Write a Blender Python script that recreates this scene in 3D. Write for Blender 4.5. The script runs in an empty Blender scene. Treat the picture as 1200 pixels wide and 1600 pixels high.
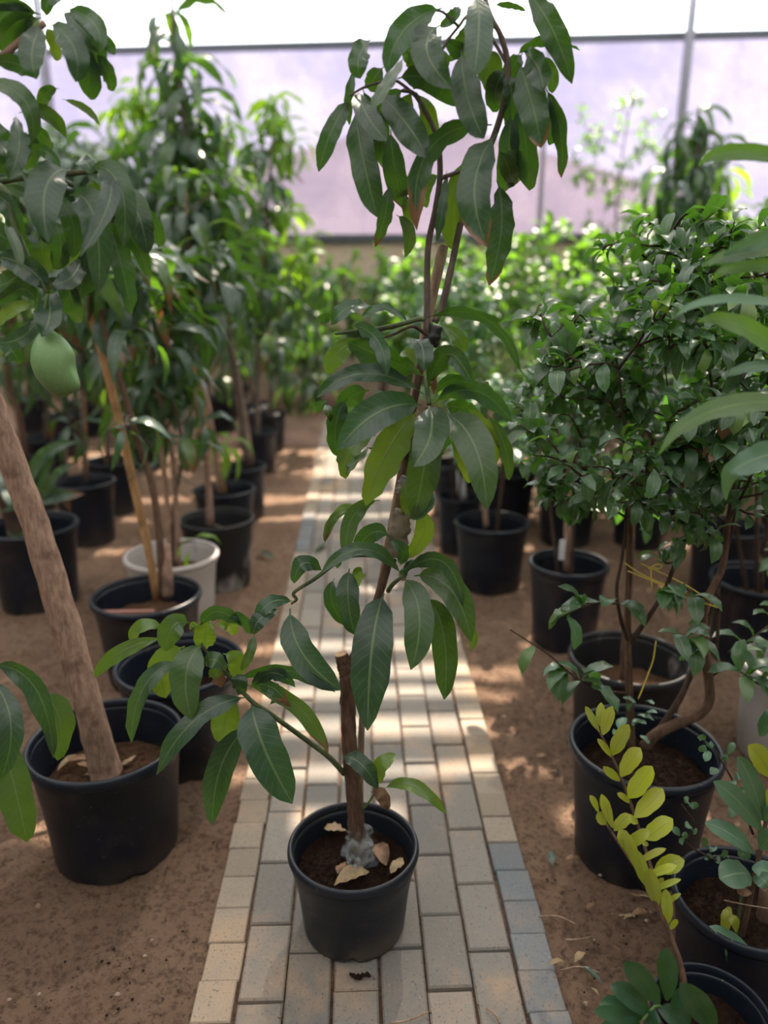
import bpy, bmesh, math, random
import numpy as np
from mathutils import Vector, Matrix, noise
SC = bpy.context.scene
COL = SC.collection

# ---------------------------------------------------------------- camera
CAM_H, FPX, PITCH, YAW = 1.45, 1200.0, math.radians(17.0), math.radians(2.0)
FW = Vector((math.sin(YAW)*math.cos(PITCH), math.cos(YAW)*math.cos(PITCH), -math.sin(PITCH)))
RT = Vector((math.cos(YAW), -math.sin(YAW), 0)); UP = RT.cross(FW)
CO = Vector((0, 0, CAM_H))
cam = bpy.data.cameras.new('camera'); camo = bpy.data.objects.new('camera', cam); COL.objects.link(camo)
cam.sensor_fit = 'VERTICAL'; cam.sensor_height = 36; cam.sensor_width = 27; cam.lens = 27
m = Matrix((RT, UP, -FW)).transposed().to_4x4(); m.translation = CO; camo.matrix_world = m
cam.dof.use_dof = True; cam.dof.focus_distance = 1.5; cam.dof.aperture_fstop = 1.6
cam.clip_end = 300
SC.camera = camo

def ray(x, y): return FW + RT*((x-600)/FPX) - UP*((y-800)/FPX)
def ground(x, y, z=0.0):
    v = ray(x, y); return CO + v*((z-CAM_H)/v.z)
def aty(x, y, Y):
    v = ray(x, y); return CO + v*(Y/v.y)
def depth(p): return (p-CO).dot(FW)

# ---------------------------------------------------------------- light
w = bpy.data.worlds.new('world'); SC.world = w; w.use_nodes = True
bg = w.node_tree.nodes['Background']; bg.inputs[0].default_value = (0.93, 0.96, 1.0, 1); bg.inputs[1].default_value = 2.6
sun = bpy.data.lights.new('sun', 'SUN'); so = bpy.data.objects.new('sun', sun); COL.objects.link(so)
sun.energy = 11.5; sun.angle = math.radians(0.6); sun.color = (1.0, 0.85, 0.67)
SUN_DIR = Vector((-0.16, -0.62, -0.77)).normalized()
so.rotation_euler = SUN_DIR.to_track_quat('-Z', 'Y').to_euler(); so.location = (2, 8, 9)
SC.view_settings.view_transform = 'Standard'; SC.view_settings.look = 'None'
SC.view_settings.exposure = 0.72; SC.view_settings.gamma = 1.0; SC.view_settings.use_curve_mapping = False

# ---------------------------------------------------------------- helpers
def tag(o, label=None, cat=None, group=None, kind=None):
    if label: o['label'] = label
    if cat: o['category'] = cat
    if group: o['group'] = group
    if kind: o['kind'] = kind
    return o
def empty(name, loc, label=None, cat=None, group=None):
    o = bpy.data.objects.new(name, None); COL.objects.link(o); o.location = loc
    o.empty_display_size = .05
    return tag(o, label, cat, group)
def origin_of(o):
    v = Vector((0, 0, 0))
    while o: v = v + o.location; o = o.parent
    return v
def link(name, me, mat, parent=None, loc=None):
    o = bpy.data.objects.new(name, me); COL.objects.link(o)
    if parent: o.parent = parent
    if loc is not None: o.location = loc
    if mat and not me.materials: me.materials.append(mat)
    return o
def mesh(name, vs, fs, smooth=True, uvs=None):
    me = bpy.data.meshes.new(name); me.from_pydata([tuple(v) for v in vs], [], fs)
    if smooth: me.polygons.foreach_set('use_smooth', [True]*len(me.polygons))
    if uvs is not None:
        l = me.uv_layers.new(name='UVMap')
        idx = np.empty(len(me.loops), np.int32); me.loops.foreach_get('vertex_index', idx)
        l.data.foreach_set('uv', np.asarray(uvs, np.float32)[idx].ravel())
    me.update(); return me
def build(name, vs, fs, mat, parent=None, smooth=True, uvs=None):
    """vertices in world space; the object sits at its parent's place"""
    off = origin_of(parent) if parent else Vector((0, 0, 0))
    return link(name, mesh(name, [Vector(v)-off for v in vs], fs, smooth, uvs), mat, parent)
def spline(pts, n):
    """Catmull-Rom through pts, n samples per span"""
    P = [Vector(p) for p in pts]
    if len(P) < 3: return [P[0].lerp(P[-1], i/n) for i in range(n+1)]
    Q = [P[0]*2-P[1]] + P + [P[-1]*2-P[-2]]; out = []
    for i in range(1, len(Q)-2):
        a, b, c, d = Q[i-1:i+3]
        for k in range(n):
            t = k/n
            out.append(.5*((2*b)+(c-a)*t+(2*a-5*b+4*c-d)*t*t+(3*b-a-3*c+d)*t**3))
    out.append(P[-1]); return out
def tube_data(pts, radii, sides=8, n=4, lump=0.0, seed=0):
    C = spline(pts, n); m_ = len(C); R = np.interp(np.linspace(0, 1, m_), np.linspace(0, 1, len(radii)), radii)
    vs, fs, uv = [], [], []
    T0 = (C[1]-C[0]).normalized(); S = T0.orthogonal().normalized()
    for i, c in enumerate(C):
        T = (C[min(i+1, m_-1)]-C[max(i-1, 0)]).normalized()
        S = (S-T*S.dot(T)).normalized(); B = T.cross(S)
        for k in range(sides):
            a = 2*math.pi*k/sides
            r = R[i]*(1+(lump*noise.noise(Vector((math.cos(a)*1.3, math.sin(a)*1.3, i*.55+seed*7.3))) if lump else 0))
            vs.append(c+(S*math.cos(a)+B*math.sin(a))*r); uv.append((k/sides, i/m_))
    for i in range(m_-1):
        for k in range(sides):
            k2 = (k+1) % sides
            fs.append((i*sides+k, i*sides+k2, (i+1)*sides+k2, (i+1)*sides+k))
    fs.append(tuple(range(sides))[::-1]); fs.append(tuple(range((m_-1)*sides, m_*sides)))
    return vs, fs, uv
def tube(name, pts, radii, mat, parent=None, sides=8, n=4, lump=0.0, seed=0):
    vs, fs, uv = tube_data(pts, radii, sides, n, lump, seed)
    return build(name, vs, fs, mat, parent)
def lathe_data(prof, seg):
    vs, fs = [], []
    for r, z in prof:
        for k in range(seg):
            a = 2*math.pi*k/seg; vs.append((r*math.cos(a), r*math.sin(a), z))
    for i in range(len(prof)-1):
        for k in range(seg):
            k2 = (k+1) % seg
            fs.append((i*seg+k, i*seg+k2, (i+1)*seg+k2, (i+1)*seg+k))
    return vs, fs
def box_data(x0, x1, y0, y1, z0, z1, b=0.0):
    if b <= 0:
        vs = [(x, y, z) for z in (z0, z1) for y in (y0, y1) for x in (x0, x1)]
        return vs, [(0, 2, 3, 1), (4, 5, 7, 6), (0, 1, 5, 4), (1, 3, 7, 5), (3, 2, 6, 7), (2, 0, 4, 6)]
    vs = [(x0, y0, z0), (x1, y0, z0), (x1, y1, z0), (x0, y1, z0), (x0, y0, z1-b), (x1, y0, z1-b), (x1, y1, z1-b), (x0, y1, z1-b),
          (x0+b, y0+b, z1), (x1-b, y0+b, z1), (x1-b, y1-b, z1), (x0+b, y1-b, z1)]
    fs = [(3, 2, 1, 0), (8, 9, 10, 11)]
    for k in range(4):
        j = (k+1) % 4; fs += [(k, j, 4+j, 4+k), (4+k, 4+j, 8+j, 8+k)]
    return vs, fs
def box(name, x0, x1, y0, y1, z0, z1, mat, parent=None, b=0.0):
    vs, fs = box_data(x0, x1, y0, y1, z0, z1, b); return build(name, vs, fs, mat, parent, False)

# ---------------------------------------------------------------- materials
class NT:
    def __init__(s, name):
        s.m = bpy.data.materials.new(name); s.m.use_nodes = True; s.t = s.m.node_tree; s.t.nodes.clear()
    def n(s, typ, ins=None, **kw):
        o = s.t.nodes.new('ShaderNode'+typ)
        for k, v in kw.items(): setattr(o, k, v)
        for k, v in (ins or {}).items():
            if hasattr(v, 'links') or isinstance(v, bpy.types.NodeSocket): s.t.links.new(v, o.inputs[k])
            else: o.inputs[k].default_value = v
        return o
    def math(s, op, a, b=0.0, c=0.0, clamp=False):
        return s.n('Math', {0: a, 1: b, 2: c}, operation=op, use_clamp=clamp).outputs[0]
    def mix(s, f, a, b, typ='MIX'):
        o = s.n('Mix', data_type='RGBA', blend_type=typ)
        for i, v in ((0, f), (6, a), (7, b)):
            if isinstance(v, bpy.types.NodeSocket): s.t.links.new(v, o.inputs[i])
            else: o.inputs[i].default_value = v if i == 0 else rgb(v)
        return o.outputs[2]
    def noise(s, scale, detail=4, rough=.55, vec=None):
        d = {'Scale': scale, 'Detail': detail, 'Roughness': rough}
        if vec is not None: d['Vector'] = vec
        return s.n('TexNoise', d).outputs[0]
    def ramp(s, f, a, b):
        o = s.n('MapRange', {0: f, 1: a, 2: b}); o.interpolation_type = 'SMOOTHSTEP'; return o.outputs[0]
    def obj(s): return s.n('TexCoord').outputs['Object']
    def bump(s, h, st, dist=.01): return s.n('Bump', {'Strength': st, 'Distance': dist, 'Height': h}).outputs[0]
    def out(s, sh):
        o = s.n('OutputMaterial'); s.t.links.new(sh, o.inputs[0]); return s.m
    def bsdf(s, col, rough=.6, normal=None, **kw):
        d = {'Base Color': col if isinstance(col, bpy.types.NodeSocket) else rgb(col), 'Roughness': rough}
        if normal is not None: d['Normal'] = normal
        d.update(kw); return s.n('BsdfPrincipled', d).outputs[0]
def rgb(c): return tuple(c)+(1.0,) if len(c) == 3 else tuple(c)
def srgb(r, g, b):
    f = lambda v: (v/255/12.92) if v/255 <= .04045 else ((v/255+.055)/1.055)**2.4
    return (f(r), f(g), f(b))

def leaf_mat(name, top, vein, trans, tf=.35, rough=.38, nv=13, lat=.35, spec=.5, dust_or_sheen=.12):
    s = NT(name)
    uv = s.n('UVMap').outputs[0]; sx = s.n('SeparateXYZ', {0: uv})
    d = s.math('ABSOLUTE', s.math('MULTIPLY_ADD', sx.outputs[0], 2.0, -1.0)); v = sx.outputs[1]
    mid = s.math('SUBTRACT', 1.0, s.ramp(d, .03, .09))
    ph = s.math('FRACT', s.math('SUBTRACT', s.math('MULTIPLY', v, nv), s.math('MULTIPLY', d, 1.7)))
    lt = s.math('SUBTRACT', 1.0, s.ramp(s.math('ABSOLUTE', s.math('SUBTRACT', ph, .5)), .03, .13))
    lt = s.math('MULTIPLY', lt, lat)
    vf = s.math('MAXIMUM', s.math('MULTIPLY', mid, .8), lt, clamp=True)
    oi = s.n('ObjectInfo').outputs['Random']
    nz = s.noise(9, 3, vec=s.obj())
    hsv = s.n('HueSaturation', {'Hue': s.math('MULTIPLY_ADD', oi, .03, .485), 'Saturation': s.math('MULTIPLY_ADD', nz, .5, .72),
              'Value': s.math('MULTIPLY_ADD', s.math('FRACT', s.math('MULTIPLY', oi, 7.31)), .55, .72), 'Color': rgb(top)}).outputs[0]
    yel = s.n('Attribute', attribute_type='OBJECT', attribute_name='yel').outputs['Fac']
    c = s.mix(yel, hsv, srgb(118, 150, 38))
    c = s.mix(vf, c, vein)
    c = s.mix(s.math('MULTIPLY', s.ramp(s.noise(22, 5, .65, s.obj()), .35, .7), dust_or_sheen), c, srgb(148, 162, 164))  # pale grey noise: sky sheen painted into the leaf colour
    br = s.n('Attribute', attribute_type='OBJECT', attribute_name='brown').outputs['Fac']
    edge = s.math('ADD', s.math('MULTIPLY_ADD', s.math('MULTIPLY', d, d), .16, v), s.math('MULTIPLY_ADD', s.noise(26, 3, vec=s.obj()), .3, -.15))
    bf = s.ramp(edge, s.math('SUBTRACT', 1.16, br), s.math('SUBTRACT', 1.22, br))
    bf = s.math('MULTIPLY', bf, s.math('GREATER_THAN', br, .01))
    c = s.mix(bf, c, srgb(126, 92, 66))
    tc = s.mix(yel, rgb(trans), srgb(175, 205, 40)); tc = s.mix(s.math('MULTIPLY', vf, .6), tc, srgb(70, 105, 20)); tc = s.mix(bf, tc, srgb(110, 70, 40))
    nb = s.bump(s.math('ADD', vf, s.math('MULTIPLY', s.noise(60, 2, vec=s.obj()), .25)), .35, .0015)
    p = s.bsdf(c, rough, nb, **{'Specular IOR Level': spec})
    t = s.n('BsdfTranslucent', {'Color': tc}).outputs[0]
    return s.out(s.n('MixShader', {0: tf, 1: p, 2: t}).outputs[0])

M = {}
M['mango'] = leaf_mat('mango_leaf', srgb(28, 56, 45), srgb(104, 126, 84), srgb(88, 140, 22), .24, .34, 14, .22, .6, .09)
M['mango_far'] = leaf_mat('mango_leaf_grey_sheen', srgb(42, 68, 55), srgb(96, 116, 84), srgb(104, 155, 34), .28, .34, 12, .15, .6, .26)  # greyer copy for the rows behind, with stronger painted sheen
M['mango_young'] = leaf_mat('mango_leaf_young', srgb(88, 128, 40), srgb(140, 160, 80), srgb(160, 205, 40), .45, .42, 12, .25)
M['citrus'] = leaf_mat('citrus_leaf', srgb(56, 92, 60), srgb(120, 150, 95), srgb(110, 175, 45), .28, .32, 8, .12, .7, .16)
M['shrub'] = leaf_mat('shrub_leaf', srgb(54, 86, 50), srgb(120, 150, 85), srgb(130, 185, 45), .36, .40, 8, .12)
M['bluegreen'] = leaf_mat('grey_green_leaf', srgb(84, 118, 96), srgb(125, 150, 115), srgb(110, 160, 70), .22, .42, 7, .10)
M['zamia'] = leaf_mat('dark_leaflet', srgb(46, 84, 56), srgb(52, 92, 60), srgb(90, 140, 40), .18, .33, 5, .04)
M['frond'] = leaf_mat('yellow_green_leaflet', srgb(158, 166, 46), srgb(172, 172, 60), srgb(185, 195, 50), .30, .38, 5, .03)

def mat_dry(name, a, b):
    s = NT(name); n = s.noise(30, 5, vec=s.obj()); c = s.mix(s.ramp(n, .35, .65), a, b)
    return s.out(s.bsdf(c, .7, s.bump(n, .4, .003)))
M['dry'] = mat_dry('dry_leaf', srgb(124, 94, 68), srgb(84, 62, 46))
M['dry_pale'] = mat_dry('pale_dry_leaf', srgb(142, 122, 92), srgb(106, 90, 66))
M['petiole'] = mat_dry('petiole', srgb(96, 126, 62), srgb(84, 112, 58))

def mat_plastic(name, base, wear, wf, rough=.42, scuff=.22, spk_=.35):
    s = NT(name); o = s.obj(); z = s.n('SeparateXYZ', {0: o}).outputs[2]
    n1 = s.noise(7, 6, .65, o); n2 = s.noise(120, 3, .6, o)
    low = s.math('SUBTRACT', 1.0, s.ramp(z, .0, .09))
    dust_or_sheen = s.math('MULTIPLY', s.math('ADD', s.ramp(n1, .55, .8), s.math('MULTIPLY', low, s.ramp(n1, .42, .56))), scuff, clamp=True)
    c = s.mix(dust_or_sheen, base, srgb(110, 98, 84))
    spk = s.ramp(s.noise(110, 2, .5, o), .70, .75)
    c = s.mix(s.math('MULTIPLY', spk, spk_), c, srgb(140, 125, 105))
    mp = s.n('Mapping', {'Vector': o, 'Scale': (3.2, 3.2, 1.6), 'Location': (.7, .2, .1)}).outputs[0]
    wn = s.ramp(s.noise(1.6, 5, .6, mp), 1.0-wf, 1.04-wf+.12)
    c = s.mix(wn, c, wear)
    return s.out(s.bsdf(c, s.math('MULTIPLY_ADD', dust_or_sheen, .5, rough), s.bump(n2, .06, .002), **{'Specular IOR Level': .32}))
M['pot'] = mat_plastic('black_plastic', (.009, .013, .022), srgb(120, 115, 112), .14, .36, .26, .6)
M['pot_main'] = mat_plastic('dark_slate_plastic', (.012, .016, .024), srgb(130, 122, 108), .10, .42, .5)
M['pot_worn'] = mat_plastic('sun_bleached_plastic', (.03, .03, .034), srgb(176, 170, 168), .78, .6)
M['pot_half'] = mat_plastic('half_bleached_plastic', (.014, .015, .018), srgb(165, 160, 158), .40, .5)

def mat_soil(name, a, b, sc=60):
    s = NT(name); o = s.obj(); n = s.noise(sc, 10, .8, o); n2 = s.noise(sc*3, 3, .6, o)
    c = s.mix(s.ramp(n, .35, .7), a, b); c = s.mix(s.ramp(n2, .70, .74), c, srgb(150, 125, 100))
    return s.out(s.bsdf(c, .95, s.bump(n, 1.0, .03), **{'Specular IOR Level': .1}))
M['soil'] = mat_soil('potting_soil', srgb(44, 31, 26), srgb(78, 56, 46))
M['dry_soil'] = mat_soil('dry_sandy_soil', srgb(120, 92, 70), srgb(86, 64, 50), 40)
def mat_sand():
    s = NT('sandy_ground'); o = s.obj()
    n1 = s.noise(2.2, 6, .6, o); n2 = s.noise(55, 10, .78, o); n3 = s.noise(13, 8, .72, o)
    c = s.mix(s.ramp(n1, .35, .68), srgb(152, 126, 107), srgb(136, 110, 93))
    c = s.mix(s.math('MULTIPLY', s.ramp(n2, .46, .64), .7), c, srgb(70, 52, 43))
    c = s.mix(s.math('MULTIPLY', s.ramp(n3, .52, .70), .5), c, srgb(90, 68, 55))
    c = s.mix(s.ramp(s.noise(150, 2, .5, o), .70, .74), c, srgb(62, 45, 38))
    h = s.math('ADD', s.math('MULTIPLY', n2, .6), n3)
    return s.out(s.bsdf(c, .95, s.bump(h, 1.0, .03), **{'Specular IOR Level': .12}))
M['sand'] = mat_sand()
def mat_concrete(name, a, b, sandy=.3, stain=None):
    s = NT(name); tc = s.n('TexCoord'); oi = s.n('ObjectInfo')
    pos = s.n('NewGeometry').outputs['Position']
    n1 = s.noise(5, 5, .6, pos); n2 = s.noise(170, 6, .75, pos); n3 = s.noise(3.1, 6, .65, s.n('Mapping', {'Vector': pos, 'Location': (3, 7, 1)}).outputs[0])
    c = s.mix(oi.outputs['Random'], a, b)
    c = s.mix(s.math('MULTIPLY', s.ramp(n1, .4, .7), .35), c, srgb(118, 110, 102))
    c = s.mix(s.math('MULTIPLY', s.ramp(n3, .62-sandy*.25, .74), .6*min(1, sandy*2.2)), c, srgb(176, 144, 112))
    c = s.mix(s.ramp(n2, .56, .66), c, srgb(82, 76, 70)); c = s.mix(s.ramp(n2, .38, .30), c, srgb(176, 170, 162))
    return s.out(s.bsdf(c, .85, s.bump(n2, .35, .003), **{'Specular IOR Level': .25}))
M['paver'] = mat_concrete('grey_concrete_paver', srgb(134, 128, 122), srgb(104, 103, 101), .52)
M['kerb'] = mat_concrete('sandy_kerb_stone', srgb(148, 137, 125), srgb(126, 116, 104), .6)
M['kerb_blue'] = mat_concrete('bluish_kerb_stone', srgb(112, 117, 122), srgb(98, 104, 110), .55)
def mat_bark(name, a, b, sx=30, st=.7):
    s = NT(name); o = s.obj(); mp = s.n('Mapping', {'Vector': o, 'Scale': (1, 1, .25)}).outputs[0]
    n = s.noise(sx*3, 6, .7, mp); n2 = s.noise(14, 4, .6, o)
    c = s.mix(s.ramp(n, .35, .65), a, b); c = s.mix(s.math('MULTIPLY', s.ramp(n2, .5, .7), .5), c, srgb(70, 56, 48))
    return s.out(s.bsdf(c, .8, s.bump(n, st, .006), **{'Specular IOR Level': .25}))
M['bark'] = mat_bark('brown_bark', srgb(112, 88, 72), srgb(80, 60, 50))
M['bark_pale'] = mat_bark('pale_bark', srgb(172, 142, 124), srgb(132, 106, 92))
M['bark_dark'] = mat_bark('dark_bark', srgb(84, 66, 56), srgb(58, 46, 40))
M['stem_green'] = mat_bark('green_stem', srgb(88, 102, 66), srgb(70, 80, 58), 30, .2)
M['stem_grey'] = mat_bark('greyish_stem', srgb(112, 100, 92), srgb(84, 74, 70), 30, .4)
M['stake'] = mat_bark('weathered_stake', srgb(164, 142, 120), srgb(126, 106, 90), 20, .3)
M['bamboo'] = mat_bark('tan_cane', srgb(186, 148, 104), srgb(152, 114, 78), 12, .2)
M['cut'] = mat_dry('cut_wood', srgb(160, 130, 100), srgb(120, 92, 70))
M['euph'] = mat_bark('pale_succulent', srgb(150, 158, 112), srgb(118, 132, 88), 10, .1)
def plain(name, c, rough=.6, **kw):
    s = NT(name); n = s.noise(14, 4, .6, s.obj()); k = tuple(v*.8 for v in c)
    return s.out(s.bsdf(s.mix(s.ramp(n, .3, .7), c, k), rough, **kw))
M['steel'] = plain('galvanised_steel', srgb(128, 126, 134), .45, Metallic=.5)
M['dark_rail'] = plain('dark_rail', srgb(62, 66, 72), .5)
M['wall'] = plain('beige_render', srgb(186, 166, 146), .9)
M['house'] = plain('pink_render', srgb(222, 190, 188), .9)
M['houseroof'] = plain('pink_roof_sheet', srgb(218, 186, 184), .7)
M['light_block'] = plain('grey_green_light_block', srgb(112, 122, 112), .9)  # opaque surface of the added light-blocking walls
M['yellow'] = plain('yellow_twine', srgb(228, 206, 92), .6)
M['red_wood'] = plain('red_brown_slat', srgb(158, 112, 98), .7)
M['white_tag'] = plain('white_plastic_tag', srgb(214, 216, 222), .4)
M['cloth_wrap'] = mat_dry('grey_brown_sacking', srgb(128, 116, 98), srgb(100, 90, 76))
M['tape'] = plain('grey_tape', srgb(130, 130, 128), .35)
M['peg'] = plain('dark_wire', srgb(40, 38, 38), .5)
M['stone'] = plain('pale_stone', srgb(140, 122, 106), .9)
M['flesh'] = None
def mat_fruit():
    s = NT('green_mango_skin'); o = s.obj(); z = s.n('SeparateXYZ', {0: o}).outputs[2]
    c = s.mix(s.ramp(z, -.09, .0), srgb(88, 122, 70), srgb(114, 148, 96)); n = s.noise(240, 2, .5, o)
    c = s.mix(s.math('MULTIPLY', s.ramp(n, .6, .7), .35), c, srgb(150, 182, 124))
    return s.out(s.bsdf(c, .48, s.bump(n, .05, .002), **{'Subsurface Weight': .1, 'Subsurface Radius': (.01, .02, .006)}))
M['fruit'] = mat_fruit()
def mat_film():
    s = NT('lavender_film'); o = s.obj(); n = s.noise(.9, 5, .65, o); n2 = s.noise(14, 4, .6, o)
    f = s.math('ADD', s.math('MULTIPLY', s.ramp(n, .38, .66), .8), s.math('MULTIPLY', s.ramp(n2, .5, .7), .25), clamp=True)
    c = s.mix(f, (.33, .322, .40), (.46, .445, .50))
    t = s.n('BsdfTransparent', {'Color': c}).outputs[0]; d = s.n('BsdfTranslucent', {'Color': (.70, .68, .78, 1)}).outputs[0]
    return s.out(s.n('MixShader', {0: .16, 1: t, 2: d}).outputs[0])
M['film'] = mat_film()
def mat_net():
    s = NT('white_shade_net')
    t = s.n('BsdfTransparent', {'Color': (.36, .365, .37, 1)}).outputs[0]; d = s.n('BsdfTranslucent', {'Color': (.75, .75, .75, 1)}).outputs[0]
    return s.out(s.n('MixShader', {0: .35, 1: t, 2: d}).outputs[0])
M['net'] = mat_net()
def mat_wrap():
    s = NT('clear_plastic_wrap'); n = s.noise(26, 3, .5, s.obj())
    p = s.bsdf(srgb(205, 212, 216), .18, s.bump(n, 1.0, .012)); t = s.n('BsdfTransparent', {'Color': (.9, .92, .94, 1)}).outputs[0]
    return s.out(s.n('MixShader', {0: s.math('MULTIPLY_ADD', s.ramp(n, .40, .70), .32, .06), 1: t, 2: p}).outputs[0])
M['wrap'] = mat_wrap()
# ================================================================ setting
def lin(a, b, s): return list(np.arange(a, b+1e-6, s))
xs = [-40, -20, -10, -6, -4.5, -3.6, -3] + lin(-2.5, -1.6, .04) + lin(-1.58, -.44, .018) + [-.40, -.372, -.362, -.3, -.1, .1, .3, .428, .438, .47] + lin(.49, 1.5, .018) + lin(1.54, 2.5, .04) + [3, 3.6, 4.5, 6, 10, 20, 40]
ys = [-10, -4, -1, .2] + lin(.8, 2.6, .018) + lin(2.63, 4.2, .03) + lin(4.3, 9.5, .15) + [11, 14, 20, 30, 60, 100]
vs, fs = [], []
for y in ys:
    for x in xs:
        if -.36 < x < .435: z = -.016
        else:
            e = min(abs(x+.36), abs(x-.435)); k = min(1, e/.08)
            z = -.012 + k*(.016*noise.noise((x*2.1, y*2.1, 3)) + .012*noise.noise((x*7, y*7, 9)) + .009*noise.noise((x*17, y*17, 1)) + .006*noise.noise((x*37, y*37, 4)))
            z = min(z, .004)
        vs.append((x, y, z))
nx = len(xs)
for j in range(len(ys)-1):
    for i in range(nx-1): a = j*nx+i; fs.append((a, a+1, a+nx+1, a+nx))
floor = tag(build('floor', vs, fs, M['sand']), 'sandy brown earth floor of the nursery house', kind='structure')
def gz(x, y):
    return -.014 if not -.36 < x < .435 else 0.0

rnd = random.Random(4)
path = empty('path', (0, 0, 0)); tag(path, 'paved walkway of grey concrete pavers with kerb stones', kind='structure')
X0, X1, KW, J = -.352, .422, .082, .006
PW = (X1-X0-2*KW-7*J)/6; PL = .2
base = mesh('paver', *box_data(-PW/2, PW/2, -PL/2+J/2, PL/2-J/2, -.05, 0, .004), smooth=False)
kb = mesh('kerb_stone', *box_data(-KW/2, KW/2, -.0496, .0496, -.07, 0, .0025), smooth=False)
kbb = mesh('kerb_stone_blue', *box_data(-KW/2, KW/2, -.0496, .0496, -.07, 0, .0025), smooth=False)
base.materials.append(M['paver']); kb.materials.append(M['kerb']); kbb.materials.append(M['kerb_blue'])
offs = [.03, .15, .05, .155, .045, .14]
for c in range(6):
    x = X0+KW+J+PW/2+c*(PW+J); y = .72+offs[c]
    while y < 8.15:
        o = link('paver', base, None, path, (x+rnd.uniform(-.0015, .0015), y, -.003+rnd.uniform(-.0025, .0025)))
        o.rotation_euler = (rnd.uniform(-.008, .008), rnd.uniform(-.012, .012), rnd.uniform(-.008, .008)); y += PL
for side in (0, 1):
    y = .75
    while y < 8.15:
        x = X0+KW/2 if side == 0 else X1-KW/2
        blue = (side == 1 and y < 1.66) or (side == 0 and 4.0 < y < 4.75)
        o = link('kerb_stone', kbb if blue else kb, None, path, (x+rnd.uniform(-.003, .003), y, .001+rnd.uniform(-.003, .004)))
        o.rotation_euler = (rnd.uniform(-.01, .01), rnd.uniform(-.02, .02), rnd.uniform(-.02, .02)); y += .1

# back of the house: low rendered wall, dark rail, film, posts, top rail (wall turned about 8 degrees)
WA = math.radians(-7.0); WO = Vector((0, 10.0, 0)); WX = Vector((math.cos(WA), math.sin(WA), 0)); WN = Vector((-math.sin(WA), math.cos(WA), 0))
def wp(u, n, z): return WO+WX*u+WN*n+Vector((0, 0, z))
def wbox(name, u0, u1, n0, n1, z0, z1, mat, parent=None, dz=0.0):
    vs, fs = box_data(u0, u1, n0, n1, z0, z1); V = [wp(a, b, c+dz*a) for a, b, c in vs]
    return build(name, V, fs, mat, parent, False)
TOP = 3.98
o = tag(wbox('wall_back', -14, 14, 0, .15, -.05, 1.86, M['wall']), 'low beige rendered wall at the end of the path', kind='structure')
o = tag(wbox('trim_1', -14, 14, -.05, .10, 1.86, 1.95, M['dark_rail']), 'dark rail along the top of the low beige wall', kind='structure')
o = tag(wbox('window_1', -14, 14, .05, .056, 1.95, TOP, M['film']), 'translucent lavender film stretched above the low wall', kind='structure')
o = tag(wbox('trim_2', -14, 14, .0, .07, TOP, TOP+.07, M['dark_rail']), 'thin dark rail along the top edge of the film', kind='structure')
posts = [(1058, 100, .085, 'grey steel post crossing the rail above the hanging yellow-green mango'), (850, 150, .05, 'thin grey steel post behind the tallest mango in the path pot'),
         (88, 120, .085, 'grey steel post behind the left mango branch')]
for px, py, wd, lb in posts:
    p = aty(px, py, 9.85 if px > 500 else 10.6); u = (p-WO).dot(WX)
    tag(wbox('steel_post', u-wd/2, u+wd/2, -.16, -.16+wd, -.02, 6.2, M['steel']), lb, 'post', 'steel posts along the back wall')
# building with a gable behind the film
hs = empty('gable_building', (1.4, 17, 0), 'pale pink building with a low gable seen through the film', 'building')
gx, gy = 1.35, 17.0
pk = aty(700, 190, gy).z; ev = aty(985, 285, gy).z; half = aty(985, 285, gy).x-gx; sl = (pk-ev)/half; hw = 6.2
V = []
for yy in (gy, gy+8):
    V += [(gx-hw, yy, -.02), (gx+hw, yy, -.02), (gx+hw, yy, pk-sl*hw), (gx, yy, pk), (gx-hw, yy, pk-sl*hw)]
build('wall', V, [(0, 1, 2, 3, 4), (9, 8, 7, 6, 5), (0, 5, 6, 1), (1, 6, 7, 2), (4, 9, 5, 0)], M['house'], hs, False)
for s_ in (-1, 1):
    a = Vector((gx, gy-.2, pk+.01)); b = Vector((gx+s_*(hw+.2), gy-.2, pk-sl*(hw+.2)+.01)); q = Vector((0, 8.4, 0)); t = Vector((0, 0, .06))
    build('roof', [a, b, b+q, a+q, a+t, b+t, b+q+t, a+q+t], [(0, 1, 2, 3), (7, 6, 5, 4), (0, 4, 5, 1), (1, 5, 6, 2), (2, 6, 7, 3), (3, 7, 4, 0)], M['houseroof'], hs, False)

# unseen shade-net roof above the plants: slits placed to land sun stripes
roof = empty('unseen_net_roof', (0, 0, 4.5)); tag(roof, 'unseen white shade net roof with slits placed to land sun stripes', kind='structure')
gaps = [(5.44, .09, [(-2.2, .1), (.75, 1.05), (1.5, 4)]), (5.66, .06, [(-3, -.1), (.5, 1.9)]), (5.90, .10, [(.2, 1.9), (-3, -.3)]), (6.12, .07, [(.3, 1.5), (-4, -.6)]), (6.28, .09, [(-4, -.25), (.55, 1.6), (1.8, 4)]), (6.50, .09, [(-4, -.2), (.1, 1.4), (1.6, 4)]),
        (7.1, .08, [(-4, -1), (.9, 3)]), (7.7, .08, [(-4, -.3), (1.2, 4)]), (8.3, .08, [(-3, 8)]), (8.75, .14, [(-4, 8)])]
edges = [-5.0]
for gy_, gw, seg in gaps: edges += [gy_-gw/2, gy_+gw/2]
edges += [9.3]
for i in range(0, len(edges), 2):
    a, b = edges[i], edges[i+1]
    box('net_panel', -8, 1.2 if a > 8.0 else 8, a, b, 4.5, 4.503, M['net'], roof)  # last strips cut short on the right to let sun onto the back foliage
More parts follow.
